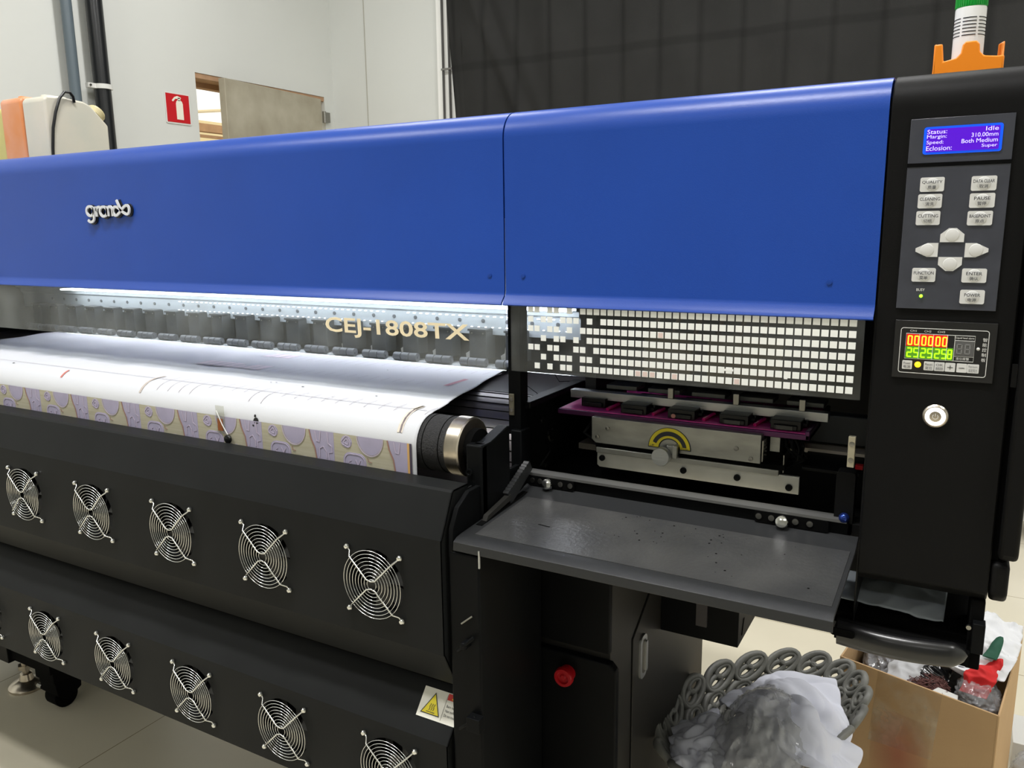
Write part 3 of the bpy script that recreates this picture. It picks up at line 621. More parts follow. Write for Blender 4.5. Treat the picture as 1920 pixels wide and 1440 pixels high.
# platen, slats, rollers
MB().box(XL+.2, -.6355, 1.245, 1.52, -.310, -.2930).build('platen', M_plat, P, bevel=.001)
gp = [(1.25, -.2935)]+[(1.25-.132*math.sin(math.radians(a)), -.4035+.110*math.cos(math.radians(a))) for a in range(9, 91, 9)]+[(1.118, -.41), (1.12, -.55)]
MB().shell(gp[::-1], XL+.2, -.636, .006).build('front_guide', mat('satin_guide_metal', (104, 100, 102), .36, metal=.5, spec=.5), P)
b = MB()
for a in list(range(6, 90, 9)):
    y = 1.25-.1322*math.sin(math.radians(a)); z = -.4035+.1102*math.cos(math.radians(a)); b.tube([(XL+.25, y, z), (-.6365, y, z)], .0009, 5)
for z in (-.412, -.43): b.tube([(XL+.25, 1.1178, z), (-.6365, 1.1178, z)], .0009, 5)
b.build('guide_grooves', M_gap, P)
b = MB(); b.tube([(-.77, 1.38, -.2928), (-.66, 1.26, -.2928)], .0009, 4); b.tube([(-.72, 1.45, -.2928), (-.675, 1.38, -.2928), (-.65, 1.40, -.2928)], .0009, 4)
b.build('platen_joint', M_gap, P)
ry, rz = 1.0200, -.3315  # roller axis, bed, beam and cloth set back by scaling about the camera
rr_ = MB().cyl((XL+.3, ry, rz), (-.673, ry, rz), .0445, 48).build('feed_roller', M_foam, P)
b = MB(); b.ring((-.714, ry, rz), (1, 0, 0), .0446, .0008, 48, 4); b.ring((-.684, ry, rz), (1, 0, 0), .0446, .0008, 48, 4); b.build('sleeve_seam', M_gap, rr_)
MB().lathe((-.673, ry, rz), (1, 0, 0), [(.0455, 0), (.0468, .002), (.0468, .024), (.0445, .026), (.040, .026)], 48).build('roller_ring', M_ring, P)
MB().lathe((-.647, ry, rz), (1, 0, 0), [(.030, 0), (.030, .012), (.012, .014), (.012, .024)], 24).build('roller_hub', M_gap, P)
rb = MB().prism([(.978, -.382), (.978, -.322), (.985, -.315), (1.005, -.315), (1.056, -.302), (1.062, -.302), (1.062, -.60), (.978, -.60)], -.626, -.606, 'X').build('roller_bracket', M_blk, P, bevel=.0015)
MB().box(-.634, -.606, .9775, .995, -.60, -.315).build('bracket_face', M_blk, rb, bevel=.003)
MB().lathe((-.6275, .9775, -.3575), (0, -1, 0), [(.0055, 0), (.0055, .003), (.0035, .003), (.003, .002)], 18).build('bracket_screw', M_blk, rb)
# beam, led strip, pinch rollers
bm = MB().prism([(1.456, -.2207), (1.456, -.178), (1.448, -.174), (1.448, -.164), (1.435, -.161), (1.435, -.151), (1.42, -.148), (1.42, .02), (1.48, .02), (1.48, -.2207)], XL+.2, -.665, 'X').build('guide_beam', M_aluflat, P)
x = -.715; bs0 = None
while x > -2.45:
    if bs0 is None: bs0 = MB().lathe((x, 1.456, -.192), (0, -1, 0), [(.0044, 0), (.0042, .0015), (.0018, .0018)], 10).build('screw', mat('dark_screw', (86, 88, 92), .4), bm); bx0 = x
    else: dup(bs0, bm, (x-bx0, 0, 0))
    x -= .059
MB().box(-2.30, -.668, 1.405, 1.428, -.160, -.1565).build('led_strip', mat('led_white_strip', (245, 248, 255), .3, emit=22), P, smooth=0)
b = MB(); x = -.69
while x > -1.86:
    if not (-1.15 < x < -1.10): b.box(x-.003, x+.003, 1.4535, 1.4555, -.1835, -.1815); b.box(x-.007, x-.003, 1.4535, 1.4555, -.2060, -.2045)
    x -= .0173
o = b.build('led_dots_and_reflections', mat('led_dot_glow', (255, 255, 255), .3, emit=3.5), P, smooth=0); o['kind'] = 'stuff'  # LED dots and their reflections on the beam, put in as glowing squares
MB().box(XL+.25, -.665, 1.476, 1.49, -.295, -.2207).build('beam_backing', mat('grey_backing', (34, 36, 38), .5, var=.2, vscale=14), P)
proto = None
for k in range(-1, 19):
    x = -.9106-.08775*k
    if proto is None:
        h = MB(); h.box(x, x+.0415, 1.4285, 1.466, -.270, -.2078); h.box(x-.002, x+.0435, 1.4245, 1.451, -.2108, -.2057); proto = h.build('pinch_roller', M_pinch, P, bevel=.001)
        for dx in (.007, .034): MB().lathe((x+dx, 1.4285, -.2155), (0, -1, 0), [(.0018, 0), (.0016, .0012)], 8).build('screw', M_screw, proto)
        r = MB()
        for q in range(3): r.cyl((x-.0125+q*.0212, 1.4155, -.2745), (x+.0067+q*.0212, 1.4155, -.2745), .0090, 14)
        r.tube([(x-.0145, 1.4155, -.2745), (x+.052, 1.4155, -.2745)], .0035, 8); r.build('roller', mat('grey_rubber_roller', (112, 114, 120), .45), proto)
        tb = MB(); tb.prism([(x-.004, -.2775), (x-.027, -.2775), (x-.029, -.265), (x-.019, -.259), (x-.017, -.2445), (x-.004, -.2405)], 1.459, 1.463, 'Y'); tb.build('reflection_tab', mat('pale_reflection', (208, 204, 198), .4), proto)  # pale reflection between the blocks, put in as a solid shape
        px0 = x
    else: dup(proto, P, (x-px0, 0, 0))

# dryer housings with fan guards
YH = .893  # housing, fan and label coordinates are scaled down about the camera
def housing(prof, zc, x1, xs):
    """profile (y,z) without the fan face; face at y=YH with round holes"""
    zt = prof['ft']; zb = prof['fb']; body = MB()
    top = prof['top']; bot = prof['bot']
    path = top+[(YH, zt)]; body.shell(path, XL+.1, x1, -.002)
    path = [(YH, zb)]+bot; body.shell(path, XL+.1, x1, -.002)
    r = .0535; xs_ = sorted(xs); edges = [XL+.1]
    for a_, c_ in zip(xs_[:-1], xs_[1:]): edges.append((a_+c_)/2)
    edges.append(x1); k = 32
    for i, fx in enumerate(xs_):
        l0, l1 = edges[i], edges[i+1]
        for y in (YH,):
            vs = []; rc = []
            for j in range(k):
                t_ = 2*PI*j/k; c, s_ = math.cos(t_), math.sin(t_)
                vs.append((fx+r*c, y, zc+r*s_))
                dx = (l1-fx) if c > 0 else (l0-fx); dz = (zt-zc) if s_ > 0 else (zb-zc)
                f1 = dx/c if abs(c) > 1e-6 else 1e9; f2 = dz/s_ if abs(s_) > 1e-6 else 1e9; f_ = min(f1, f2)
                rc.append((fx+f_*c, y, zc+f_*s_))
            body.add(vs+rc, [(j, (j+1) % k, k+(j+1) % k, k+j) for j in range(k)])
            for (cx_, cz_) in ((l0, zt), (l1, zt), (l0, zb), (l1, zb)):
                best = [j for j in range(k)]
                # fill the corner triangle between the two rim points next to it
                ang = math.atan2(cz_-zc, cx_-fx) % (2*PI); j = int(ang/(2*PI/k)) % k; j2 = (j+1) % k
                body.add([rc[j], (cx_, y, cz_), rc[j2]], [(0, 1, 2)])
        body.tube([(fx, YH, zc), (fx, YH+.025, zc)], r, 32, cap=False)
    endp = top+[(YH, zt), (YH, zb)]+bot
    body.prism(endp+[(bot[-1][0]+.05, bot[-1][1]), (top[0][0]+.02, top[0][1])], x1-.002, x1, 'X')
    return body
h1 = housing({'top': [(.966, -.378), (.9655, -.3712), (.9275, -.3706), (.9235, -.3735)], 'ft': -.4368, 'fb': -.6154, 'bot': [(.9235, -.678), (.99, -.6835)]}, -.526, -.624, [-.748-.2283*k for k in range(9)]).build('dryer_housing', M_hous, P, smooth=20)
h2 = housing({'top': [(1.0, -.699), (.950, -.699), (.945, -.703)], 'ft': -.763, 'fb': -.917, 'bot': [(.907, -.9245), (1.01, -.9265)]}, -.8395, -.624, [-.7334-.229*k for k in range(9)]).build('dryer_housing', M_hous, P, smooth=20)
MB().box(XL+.12, -.630, .950, 1.0, -.715, -.67).build('housing_joint', M_gap, P)
def fan(x, zc):
    f_ = MB(); Y0 = YH
    for k in range(9): f_.ring((x, Y0-.009, zc), (0, 1, 0), .0085+.00571*k, .00072, 48, 6)
    for s_ in (1, -1):
        def D(r, a, y): return (x+r*math.cos(math.radians(a)), y, zc+r*math.sin(math.radians(a)))
        a1 = 45 if s_ > 0 else 225; a2 = a1+90
        ctr = D(.006, (a1+a2)/2, Y0-.011)
        f_.tube([D(.0705, a1, Y0-.0025), D(.0632, a1, Y0-.0035), D(.0555, a1, Y0-.0115), D(.0115, a1, Y0-.0115), ctr, D(.0115, a2, Y0-.0115), D(.0555, a2, Y0-.0115), D(.0632, a2, Y0-.0035), D(.0705, a2, Y0-.0025)], .00135, 8)
        for a in (a1, a2): f_.lathe(D(.0712, a, Y0-.0025), (0, 1, 0), [(.0043, -.001), (.0043, .0015)], 12)
    g_ = f_.build('fan_guard', M_chrome, P, smooth=60)
    for a in (45, 135, 225, 315):
        MB().lathe((x+.0712*math.cos(math.radians(a)), Y0-.0015, zc+.0712*math.sin(math.radians(a))), (0, -1, 0), [(.0040, 0), (.0040, .0035), (.003, .005), (.001, .0055)], 14).build('screw', M_chrome, g_)
    q = MB(); q.cyl((x, Y0+.022, zc), (x, Y0+.014, zc), .018, 20)
    for k in range(7):
        a = 2*PI*k/7
        def B(r, da, y): return (x+r*math.cos(a+da), y, zc+r*math.sin(a+da))
        q.add([B(.017, -.2, Y0+.014), B(.051, -.05, Y0+.014), B(.051, .55, Y0+.024), B(.017, .45, Y0+.024)], [(0, 1, 2, 3)])
    q.build('fan_blades', mat('fan_black_plastic', (34, 34, 35), .3), g_)
    MB().cyl((x, Y0+.0245, zc), (x, Y0+.0285, zc), .055, 24).build('fan_back', M_gap, g_)
    return g_
g0 = fan(-.748, -.526)
fans = [(-.748-.2283*k, -.526) for k in range(1, 6)]+[(-.7334-.229*k, -.8395) for k in range(0, 6)]
for (x, z) in fans: dup(g0, P, (x+.748, 0, z+.526))
# warning label on lower housing
def on2(y0): return .9845-(-.732-y0)*(.0545/.063)
wlab = MB()
def q2(u_, v_): # u along X from 0..1, v down slope 0..1
    x = -.6946+u_*.0705; s_ = .004+v_*.045; z = -.7045-s_*.756; y = .9437-s_*.654
    return Vector((x, y-.0006, z))
def quad(b, u0, v0, u1, v1, lift=0):
    nrm = Vector((0, -.756, .654))*(.0004+lift)
    b.add([q2(u0, v0)+nrm, q2(u0, v1)+nrm, q2(u1, v1)+nrm, q2(u1, v0)+nrm], [(0, 1, 2, 3)])
quad(wlab, 0, 0, 1, 1); wlab.cur = 1
nrm = Vector((0, -.756, .654))*.0008
wlab.add([q2(.32, .12)+nrm, q2(.08, .86)+nrm, q2(.58, .86)+nrm], [(0, 1, 2)]); wlab.cur = 2
nrm2 = nrm*1.3
tri = [(.32, .12), (.08, .86), (.58, .86)]
for i in range(3):
    a_, c_ = tri[i], tri[(i+1) % 3]; ctr = (.327, .61)
    def sh(p): return (p[0]+(ctr[0]-p[0])*.12, p[1]+(ctr[1]-p[1])*.12)
    wlab.add([q2(*a_)+nrm2, q2(*c_)+nrm2, q2(*sh(c_))+nrm2, q2(*sh(a_))+nrm2], [(0, 1, 2, 3)])
for dx in (-.05, 0, .05):
    pth = [(.327+dx+.012*math.sin(t_*2.2), .50+t_*.045) for t_ in range(6)]
    for p0_, p1_ in zip(pth[:-1], pth[1:]): wlab.add([q2(*p0_)+nrm2, q2(*p1_)+nrm2, q2(p1_[0]+.015, p1_[1])+nrm2, q2(p0_[0]+.015, p0_[1])+nrm2], [(0, 1, 2, 3)])
quad(wlab, .22, .77, .44, .79, .0008)
for i, tx in enumerate(('Burn hazard', 'Hot surface', 'Do not touch')):
    vs, fs = text2d(tx); mx_ = max(v[0] for v in vs); mz_ = max(v[1] for v in vs)
    wlab.add([q2(.67+.31*v[0]/mx_, .48+i*.15-.09*v[1]/mz_)+nrm2 for v in vs], fs)
quad(wlab, .625, .08, .632, .94, .0004)
wlab.cur = 3; quad(wlab, .64, .03, 1, .24, .0006); wlab.cur = 1
wlab.add([q2(.80, .07)+nrm2, q2(.75, .2)+nrm2, q2(.85, .2)+nrm2], [(0, 1, 2)])
wlab.build('warning_label', [mat('label_white', (232, 230, 218), .5), mat('label_yellow', (240, 222, 40), .5), M_ink, mat('label_red', (206, 48, 40), .5)], P, smooth=0, label='white sticker with a yellow hot surface triangle')
# end plate beside the housings
ep = MB().prism([(.900, FL+.12), (.900, -.452), (1.09, -.452), (1.09, FL+.12)], -.6175, -.566, 'X').build('end_plate', M_blk, P, bevel=.003, segs=3)
MB().prism([(.900, -.462), (.9025, -.42), (.918, -.392), (.948, -.376), (1.10, -.376), (1.10, -.462)], -.6175, -.6100, 'X').build('end_plate_cheek', M_blk, P, bevel=.001)
b = MB(); b.box(-.5660, -.5635, .898, .90, -.468, -.442); b.build('column_slot', M_alu, P)
for z, big in ((-.5875, 0), (-.7125, 1)):
    b = MB(); x = -.588
    b.lathe((x+(.012 if big else 0), .900, z), (0, -1, 0), [(.006, 0), (.006, .012), (.0045, .014)], 14); b.tube([(x-.012, .892, z-.012), (x, .888, z), (x+.016, .892, z+.016)], .0028, 8)
    if big: b.box(x+.004, x+.026, .885, .900, z-.006, z+.016)
    b.build('latch', M_blk, P, bevel=.0008)
b = MB(); b.tube([(-.597, .8985, -.559), (-.578, .8985, -.543)], .0013, 6); b.build('latch_slot', M_screw, P)
b = MB(); b.cyl((-.59, 1.0, FL+.12), (-.59, 1.0, FL+.03), .012, 12); b.lathe((-.59, 1.0, FL), (0, 0, 1), [(.05, 0), (.05, .01), (.02, .03)], 20); b.build('levelling_foot', M_screw, P)
# pedestal
M_ped = mat('black_paint_bounce_lit', (40, 38, 35), .45, var=.08, vscale=6, bump=.15, bscale=1200, spec=.3)  # same black paint, lightened to stand for light bounced onto the side
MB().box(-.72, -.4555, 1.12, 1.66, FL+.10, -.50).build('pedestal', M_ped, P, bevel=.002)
MB().prism([(-.72, -.690), (-.452, -.690), (-.441, -.701), (-.441, FL+.1), (-.72, FL+.1)], 1.105, 1.122, 'Y').build('lower_front_panel', M_blk, P, bevel=.003)
MB().prism([(-.72, -.675), (-.4535, -.675), (-.4535, -.50), (-.72, -.50)], 1.108, 1.12, 'Y').build('upper_front_panel', M_blk, P, bevel=.002)
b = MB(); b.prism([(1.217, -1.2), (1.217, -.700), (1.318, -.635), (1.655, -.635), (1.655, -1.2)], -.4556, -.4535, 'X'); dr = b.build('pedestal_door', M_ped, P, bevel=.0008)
b = MB(); b.prism([(1.213, -1.2), (1.213, -.6975), (1.316, -.631), (1.659, -.631), (1.659, -1.2)], -.4556, -.4550, 'X'); b.build('door_gap', M_gap, P)
b = MB(); 
hp_ = rrect(1.262, -.7530, .033, .082, .013, 6)
b.prism(hp_, -.4535, -.4500, 'X'); b.cur = 1; b.prism(rrect(1.264, -.7530, .019, .064, .008, 6), -.4500, -.4495, 'X'); b.cur = 0; b.prism(rrect(1.268, -.7530, .008, .058, .003), -.4497, -.4460, 'X')
b.build('door_handle', [M_alu, mat('handle_recess', (100, 98, 92), .4, metal=.6)], dr)
eb = MB().lathe((-.525, 1.105, -.723), (0, -1, 0), [(.0135, 0), (.0135, .012), (.0165, .013), (.0165, .018), (.0150, .0215), (.0105, .0215), (.0095, .018), (.006, .018), (.004, .0205)], 30).build('emergency_stop', M_red, P)
# vent box, body beam, feet
vb = MB().box(-.4535, -.3085, 1.36, 1.66, -.748, -.50).build('vent_box', M_blk, P, bevel=.001)
b = MB()
for (y, z) in ((1.405, -.700), (1.385, -.735), (1.47, -.735), (1.49, -.70)): b.prism([(y, z), (y+.012, z+.028), (y+.016, z+.028), (y+.004, z)], -.3084, -.3075, 'X')
b.build('vent_slot', M_gap, vb, smooth=0)
MB().box(-.385, -.365, 1.355, 1.36, -.72, -.60).build('vent_sticker', mat('dim_grey_label', (60, 56, 58), .5), vb)
MB().box(-2.55, -.456, 1.20, 1.62, -.70, -.42).build('lower_frame', M_dark, P)
MB().box(XL+.05, -2.35, 1.15, 1.62, FL+.12, -.50).build('left_pedestal', M_cab, P, bevel=.002)
MB().prism(cabprof(-.466), XL, XL+.158, 'X').build('left_cabinet', M_cab, P, bevel=.002)
MB().box(XL, XL+.2, 1.12, 1.62, -.6, -.40).build('left_arm', M_cab, P)
for (x, y) in ((-2.392, 1.215), (-2.45, 1.55), (-.50, 1.6), (-.68, 1.25)):
    b = MB(); b.cyl((x, y, FL+.13), (x, y, FL+.02), .010, 14); b.lathe((x, y, FL+.0), (0, 0, 1), [(.05, 0), (.051, .008), (.046, .014), (.020, .026), (.016, .045), (.010, .05)], 32)
    b.cyl((x, y, FL+.062), (x, y, FL+.074), .020, 6); b.build('levelling_foot', M_ring, P)
b = MB(); b.box(-2.255, -2.165, 1.17, 1.26, FL+.095, FL+.13); b.prism([(1.175, FL+.10), (1.18, FL+.05), (1.21, FL+.028), (1.25, FL+.05), (1.255, FL+.10)], -2.25, -2.17, 'X'); b.build('caster_bracket', M_gap, P, bevel=.002)
MB().cyl((-2.235, 1.212, FL+.034), (-2.185, 1.212, FL+.034), .034, 24).build('caster_wheel', M_gap, P)
MB().cyl((-2.275, 1.185, FL+.055), (-2.255, 1.185, FL+.055), .007, 10).build('caster_bolt', M_screw, P)
MB().box(-2.40, -2.16, 1.16, 1.27, FL+.13, FL+.20).build('foot_beam', M_gap, P)
MB().box(-.128, -.0975, 1.128, 1.20, -.466, -.40).build('cabinet_side_strip', M_cab, P)
# tray under the control cabinet
MB().box(-.16, .045, 1.13, 1.58, -.535, -.528).build('waste_tray', M_gap, P)
MB().box(.036, .052, 1.105, 1.20, -.560, -.466).build('tray_hanger', M_gap, P, bevel=.002)
b = MB(); b.box(.040, .054, 1.092, 1.11, -.532, -.492); b.build('tray_hinge', M_blk, P, bevel=.001)
b = MB(); b.lathe((.036, 1.10, -.487-.014), (0, -1, 0), [(.0035, 0), (.003, .003)], 10); b.build('tray_screw', M_screw, P)
def bar(u_, v_):
    x = -.115+u_*.153; a = v_*2*PI; bow = .012*math.sin(PI*min(1, u_))
    ry_, rz_ = .012, .0165
    e_ = min(1, (1-u_)*9)**.5
    return (x, 1.085-bow+ry_*e_*math.cos(a), -.5365+rz_*e_*math.sin(a)+.005*u_-.002)
MB().grid(40, 20, bar).build('tray_grip', mat('gloss_black_grip', (20, 20, 21), .28, spec=.6), P, smooth=80)
b = MB(); b.prism(rrect(-.107, -.530, .030, .010, .004), 1.0665, 1.070, 'Y'); b.build('grip_recess', M_gap, P)
MB().box(-.12, .04, 1.095, 1.13, -.553, -.535).build('tray_front', M_gap, P)

# ------------------------------------------------------------ cloth being printed
cl = empty('printed_cloth', (-1.45, 1.1, -.30), 'wide white cloth on the printer bed, hanging over the front roller with a faded print', 'cloth')
RR = .0464; YB = 1.462
def path_yz(s_):     # s_=0 at the back; returns (y,z)
    L1 = YB-ry; La = RR*PI/2
    if s_ < L1: return (YB-s_, rz+RR)
    if s_ < L1+La: a = (s_-L1)/RR; return (ry-RR*math.sin(a), rz+RR*math.cos(a))
    return (ry-RR, rz-(s_-L1-La))
LT = YB-ry+RR*PI/2+.12
def redge(y, z):
    return -.722-(.097)*max(0, (y-ry)/.414)-(.0012*math.sin(y*40) if y > 1.04 else 0)
def csurf(u_, v_):
    y, z = path_yz(v_*LT); xr = redge(y, z); xl = -2.28-.06*max(0, (y-ry)/.41)
    x = xl+(xr-xl)*u_
    w_ = .0
    if y > ry+.005:
        k = min(1, (y-ry-.005)/.05); w_ = k*(.0012*math.sin(x*26+y*9)+.0008*math.sin(x*61-y*14)+.0006*math.sin(x*7+y*60))*(.4+.6*min(1, max(0, (-x-1.1)/.6)))
        w_ += .0012*k*math.exp(-((u_-1)/.015)**2)*(1 if y > 1.09 else 0)
    return (x, y, z+w_+(.0008 if y > ry else 0))
MB().grid(260, 90, csurf).build('sheet', M_fab, cl, smooth=80, solid=.0006)
# printed pattern on the hanging part
ol = mat('faded_olive_print', (190, 185, 164), .8, col2=(176, 170, 144), vscale=40, stretch=(.2, 1, 6)); lav = mat('faded_lavender_print', (172, 166, 190), .8, var=.06, vscale=40)
lil = mat('pale_lilac_line', (196, 184, 204), .8); rus = mat('rust_line', (158, 122, 110), .8)
YP = ry-RR-.0009
pp = MB(); pp.add([(-2.26, YP, -.3255), (-.7300, YP, -.3255), (-.7300, YP, -.44), (-2.26, YP, -.44)], [(0, 3, 2, 1)])
PIT = .1642; ZP = -.3255
def strokeP(pts, wd, c): pp.cur = c; pp.ribbon(pts, wd, YP-.0006, .0003)
def circ(cx, cz, rx, rz, a0=0, a1=2*PI, n=16, wob=0): return [(cx+rx*math.cos(a0+(a1-a0)*i/n)*(1+wob*math.sin(5*i)), cz+rz*math.sin(a0+(a1-a0)*i/n)*(1+wob*math.sin(5*i))) for i in range(n+1)]
for k in range(10):
    x = -.776-k*PIT                     # left end of the column figure; the others follow to its right
    pp.cur = 1
    c0 = min(.052, -.7384-x)
    pp.prism([(x, ZP), (x+c0, ZP), (x+c0, ZP-.095), (x+.016, ZP-.095), (x+.010, ZP-.036)], YP-.0003, YP, 'Y')
    strokeP([(x-.001, ZP), (x+.002, ZP-.014), (x+.010, ZP-.030), (x+.014, ZP-.055), (x+.018, ZP-.095)], .0026, 3)
    strokeP([(x+.012, ZP-.001), (x+.015, ZP-.018), (x+.021, ZP-.019), (x+.024, ZP-.001)], .0014, 2)
    if k:
        strokeP([(x+.020, ZP-.045), (x+.021, ZP-.030), (x+.029, ZP-.026), (x+.035, ZP-.034), (x+.036, ZP-.045)], .0016, 2)
        strokeP([(x+.039, ZP-.001), (x+.040, ZP-.020), (x+.047, ZP-.024), (x+.048, ZP-.034), (x+.040, ZP-.036), (x+.042, ZP-.095)], .0016, 2)
        pp.cur = 1
        pp.prism(circ(x+.079, ZP-.012, .0115, .0105)[:-1], YP-.0003, YP, 'Y')
        pp.prism(circ(x+.128, ZP, .0250, .0290, PI, 2*PI), YP-.0003, YP, 'Y')
        pp.prism(rrect(x+.095, ZP-.049, .048, .040, .014), YP-.0003, YP, 'Y')
        pp.prism(circ(x+.150, ZP-.066, .022, .018, 0, PI), YP-.0003, YP, 'Y')
        strokeP(circ(x+.079, ZP-.012, .0095, .0085, wob=.16), .0012, 2)
        strokeP(circ(x+.079, ZP-.012, .0045, .0040, wob=.2), .0010, 2)
        strokeP(circ(x+.128, ZP, .0265, .0305, PI, 2*PI), .0015, 2)
        q_ = rrect(x+.095, ZP-.049, .043, .035, .013); strokeP(q_+[q_[0]], .0013, 2)
        strokeP([(x+.088, ZP-.042), (x+.082, ZP-.046), (x+.088, ZP-.050), (x+.083, ZP-.056)], .0011, 2)
        strokeP([(x+.097, ZP-.040), (x+.107, ZP-.058)], .0012, 2); strokeP([(x+.107, ZP-.040), (x+.097, ZP-.058)], .0012, 2)
        strokeP([(x+.122, ZP-.034), (x+.124, ZP-.040), (x+.130, ZP-.041)], .0014, 3)
pp.cur = 4; pp.prism([(-.7342, ZP), (-.7300, ZP), (-.7300, -.44), (-.7342, -.44)], YP-.0006, YP-.0002, 'Y')
pp.cur = 5; pp.prism([(-.7384, ZP), (-.7342, ZP), (-.7342, -.44), (-.7384, -.44)], YP-.0006, YP-.0002, 'Y')
pp.build('printed_pattern', [ol, lav, lil, rus, mat('dark_print_edge', (70, 62, 78), .8), mat('ochre_print_edge', (214, 170, 104), .8)], cl, smooth=0, label='faded lavender and olive figures printed on the hanging cloth')
# ticks, lines and spots on the cloth
mk = MB()
def onc(x, s_, lift=.0012):
    y, z = path_yz(s_); L1 = YB-ry
    if s_ < L1: return Vector((x, y, z+lift+.0012))
    a = min(PI/2, (s_-L1)/RR); return Vector((x, y-lift*math.sin(a), z+lift*math.cos(a)))
def ctick(x, s0, s1, wd, cur=0, dx=0):
    mk.cur = cur; n_ = 6
    for i in range(n_):
        a_ = s0+(s1-s0)*i/n_; b_ = s0+(s1-s0)*(i+1)/n_; xa = x+dx*i/n_; xb = x+dx*(i+1)/n_
        mk.add([onc(xa, a_), onc(xa+wd, a_), onc(xb+wd, b_), onc(xb, b_)], [(0, 3, 2, 1)])
def sy(y): return YB-y
for i in range(21):
    x = -1.347+i*.0308
    ctick(x, sy(ry+.027), sy(ry)+(.034 if i in (0, 1, 2, 3, 8, 9) else .012), .0009, 0, .002)
ctick(-1.393, sy(ry+.025), sy(ry)+.045, .006, 1, .003); ctick(-.764, sy(ry+.027), sy(ry)+.052, .010, 2, .003); ctick(-.760, sy(ry+.027), sy(ry)+.052, .004, 0, .003)
for j, (y0, y1, xa, n_) in enumerate(((1.315, 1.362, -1.41, 24), (1.176, 1.228, -1.47, 22))):
    for i in range(n_): ctick(xa+i*.028, sy(y1), sy(y0)-(.0 if i < 12 else .02), .0008, 0, .0)
    mk.cur = 3
    for i in range(3 if j == 0 else 7): ctick(xa+i*.028+.002, sy(y1)+.002, sy(y0)-.004, .023, 3)
ctick(-.829, sy(1.279), sy(1.207), .011, 4); ctick(-1.658, sy(ry)+.010, sy(ry)+.035, .006, 5, .004)
mk.cur = 0
for xa, xb, yy, wd in ((-2.27, -.735, ry+.004, .0012), (-2.18, -.81, 1.40, .0010)): mk.add([onc(xa, sy(yy)), onc(xb, sy(yy)), onc(xb, sy(yy)+wd), onc(xa, sy(yy)+wd)], [(3, 2, 1, 0)])  # includes the fold at the roller, its dark crease put in as colour
mk.cur = 6
for cx_, s_, r_ in ((-1.0655, sy(ry)+.066, .0065), (-1.069, sy(ry)+.058, .0025), (-1.072, sy(ry)+.075, .0022), (-1.134, sy(1.093), .002), (-1.146, sy(1.091), .0015), (-1.057, sy(1.083), .0025), (-.88, sy(1.077), .002), (-1.026, sy(1.295), .0015), (-1.865, sy(ry)+.008, .003)):
    c0 = onc(cx_, s_, .0013); e1 = onc(cx_, s_+.004)-onc(cx_, s_-.004); e1.normalize()
    mk.add([c0+Vector((1, 0, 0))*r_*1.2*math.cos(t_)*random.uniform(.7, 1.1)+e1*r_*math.sin(t_)*random.uniform(.7, 1.1) for t_ in [2*PI*i/10 for i in range(10)]], [tuple(range(10))[::-1]])
mk.build('print_and_crease_marks', [mat('mark_grey', (150, 140, 150), .8), mat('mark_taupe', (186, 176, 168), .8), mat('mark_sand', (216, 206, 190), .8), mat('mark_pale_pink', (226, 216, 222), .8), mat('mark_rose', (200, 150, 160), .8), mat('mark_red', (196, 120, 110), .8), mat('mark_black', (16, 14, 14), .8)], cl, smooth=0)
# tag hanging from the cloth
tg = empty('hanging_tag', (-1.15, YP-.003, -.385), 'small brown strip and black pull taped to the hanging cloth', 'tag')
MB().box(-1.164, -1.143, YP-.0016, YP-.0008, -.357, -.306).build('clear_tape', clear('tape_clear', (245, 245, 240), .08, .2), tg)
MB().box(-1.161, -1.148, YP-.0020, YP-.0010, -.352, -.330).build('brown_strip', mat('rust_brown', (150, 84, 36), .6), tg)
MB().tube([(-1.161, YP-.003, -.315), (-1.148, YP-.003, -.340), (-1.136, YP-.003, -.357)], .0010, 6).build('string', M_inkw, tg)
MB().lathe((-1.1335, YP-.005, -.3645), (0, -1, 0), [(.0077, -.002), (.0083, 0), (.0070, .003), (.003, .004)], 14).build('black_pull', M_head, tg)

# ------------------------------------------------------------ things behind / on top of the machine
def jerry(x0, x1, y0, y1, z1, m, lab, z0=.061):
    t = empty('jerrycan', ((x0+x1)/2, (y0+y1)/2, z0), lab, 'jerrycan', 'jerrycans behind the blue cover')
    pr = [(y0, z0), (y1-.004, z0), (y1, z1-.068), (y1-.052, z1-.014), (y1-.075, z1-.005), (y0+.05, z1), (y0+.008, z1-.002), (y0, z1-.012)]
    MB().prism(pr, x0, x1, 'X').build('body', m, t, bevel=.012, segs=4)
    c = Vector((x1-.033, y1-.022, z1-.036)); nn = Vector((0, .72, .69))
    MB().lathe(c-nn*.004, nn, [(.028, 0), (.028, .016), (.024, .022), (.018, .023)], 24).build('cap', mat('yellowed_cap', (196, 184, 140), .4), t)
    MB().box(x0+.045, x1-.045, y0+.03, y0+.10, z1-.004, z1+.008).build('handle', m, t, bevel=.004)
    return t
Mj1 = mat('stained_translucent_plastic', (198, 198, 184), .35, col2=(216, 208, 190), vscale=7)
Mj2 = mat('pale_plastic_yellow_stains', (206, 210, 202), .35, col2=(208, 208, 160), vscale=5)
Mj3 = mat('orange_stained_plastic', (226, 168, 142), .35, col2=(218, 132, 62), vscale=6)
Mj4 = mat('yellow_olive_plastic', (196, 188, 96), .35, col2=(206, 196, 124), vscale=5)
jerry(-2.455, -2.345, 1.45, 1.645, .392, Mj1, 'nearest pale stained jerrycan, broad side showing, under the black hose')
jerry(-2.568, -2.463, 1.45, 1.645, .398, Mj3, 'orange stained jerrycan, between the pale one and the yellow one')
jerry(-2.685, -2.575, 1.47, 1.645, .378, Mj4, 'yellow jerrycan at the left edge, lower than the orange one')
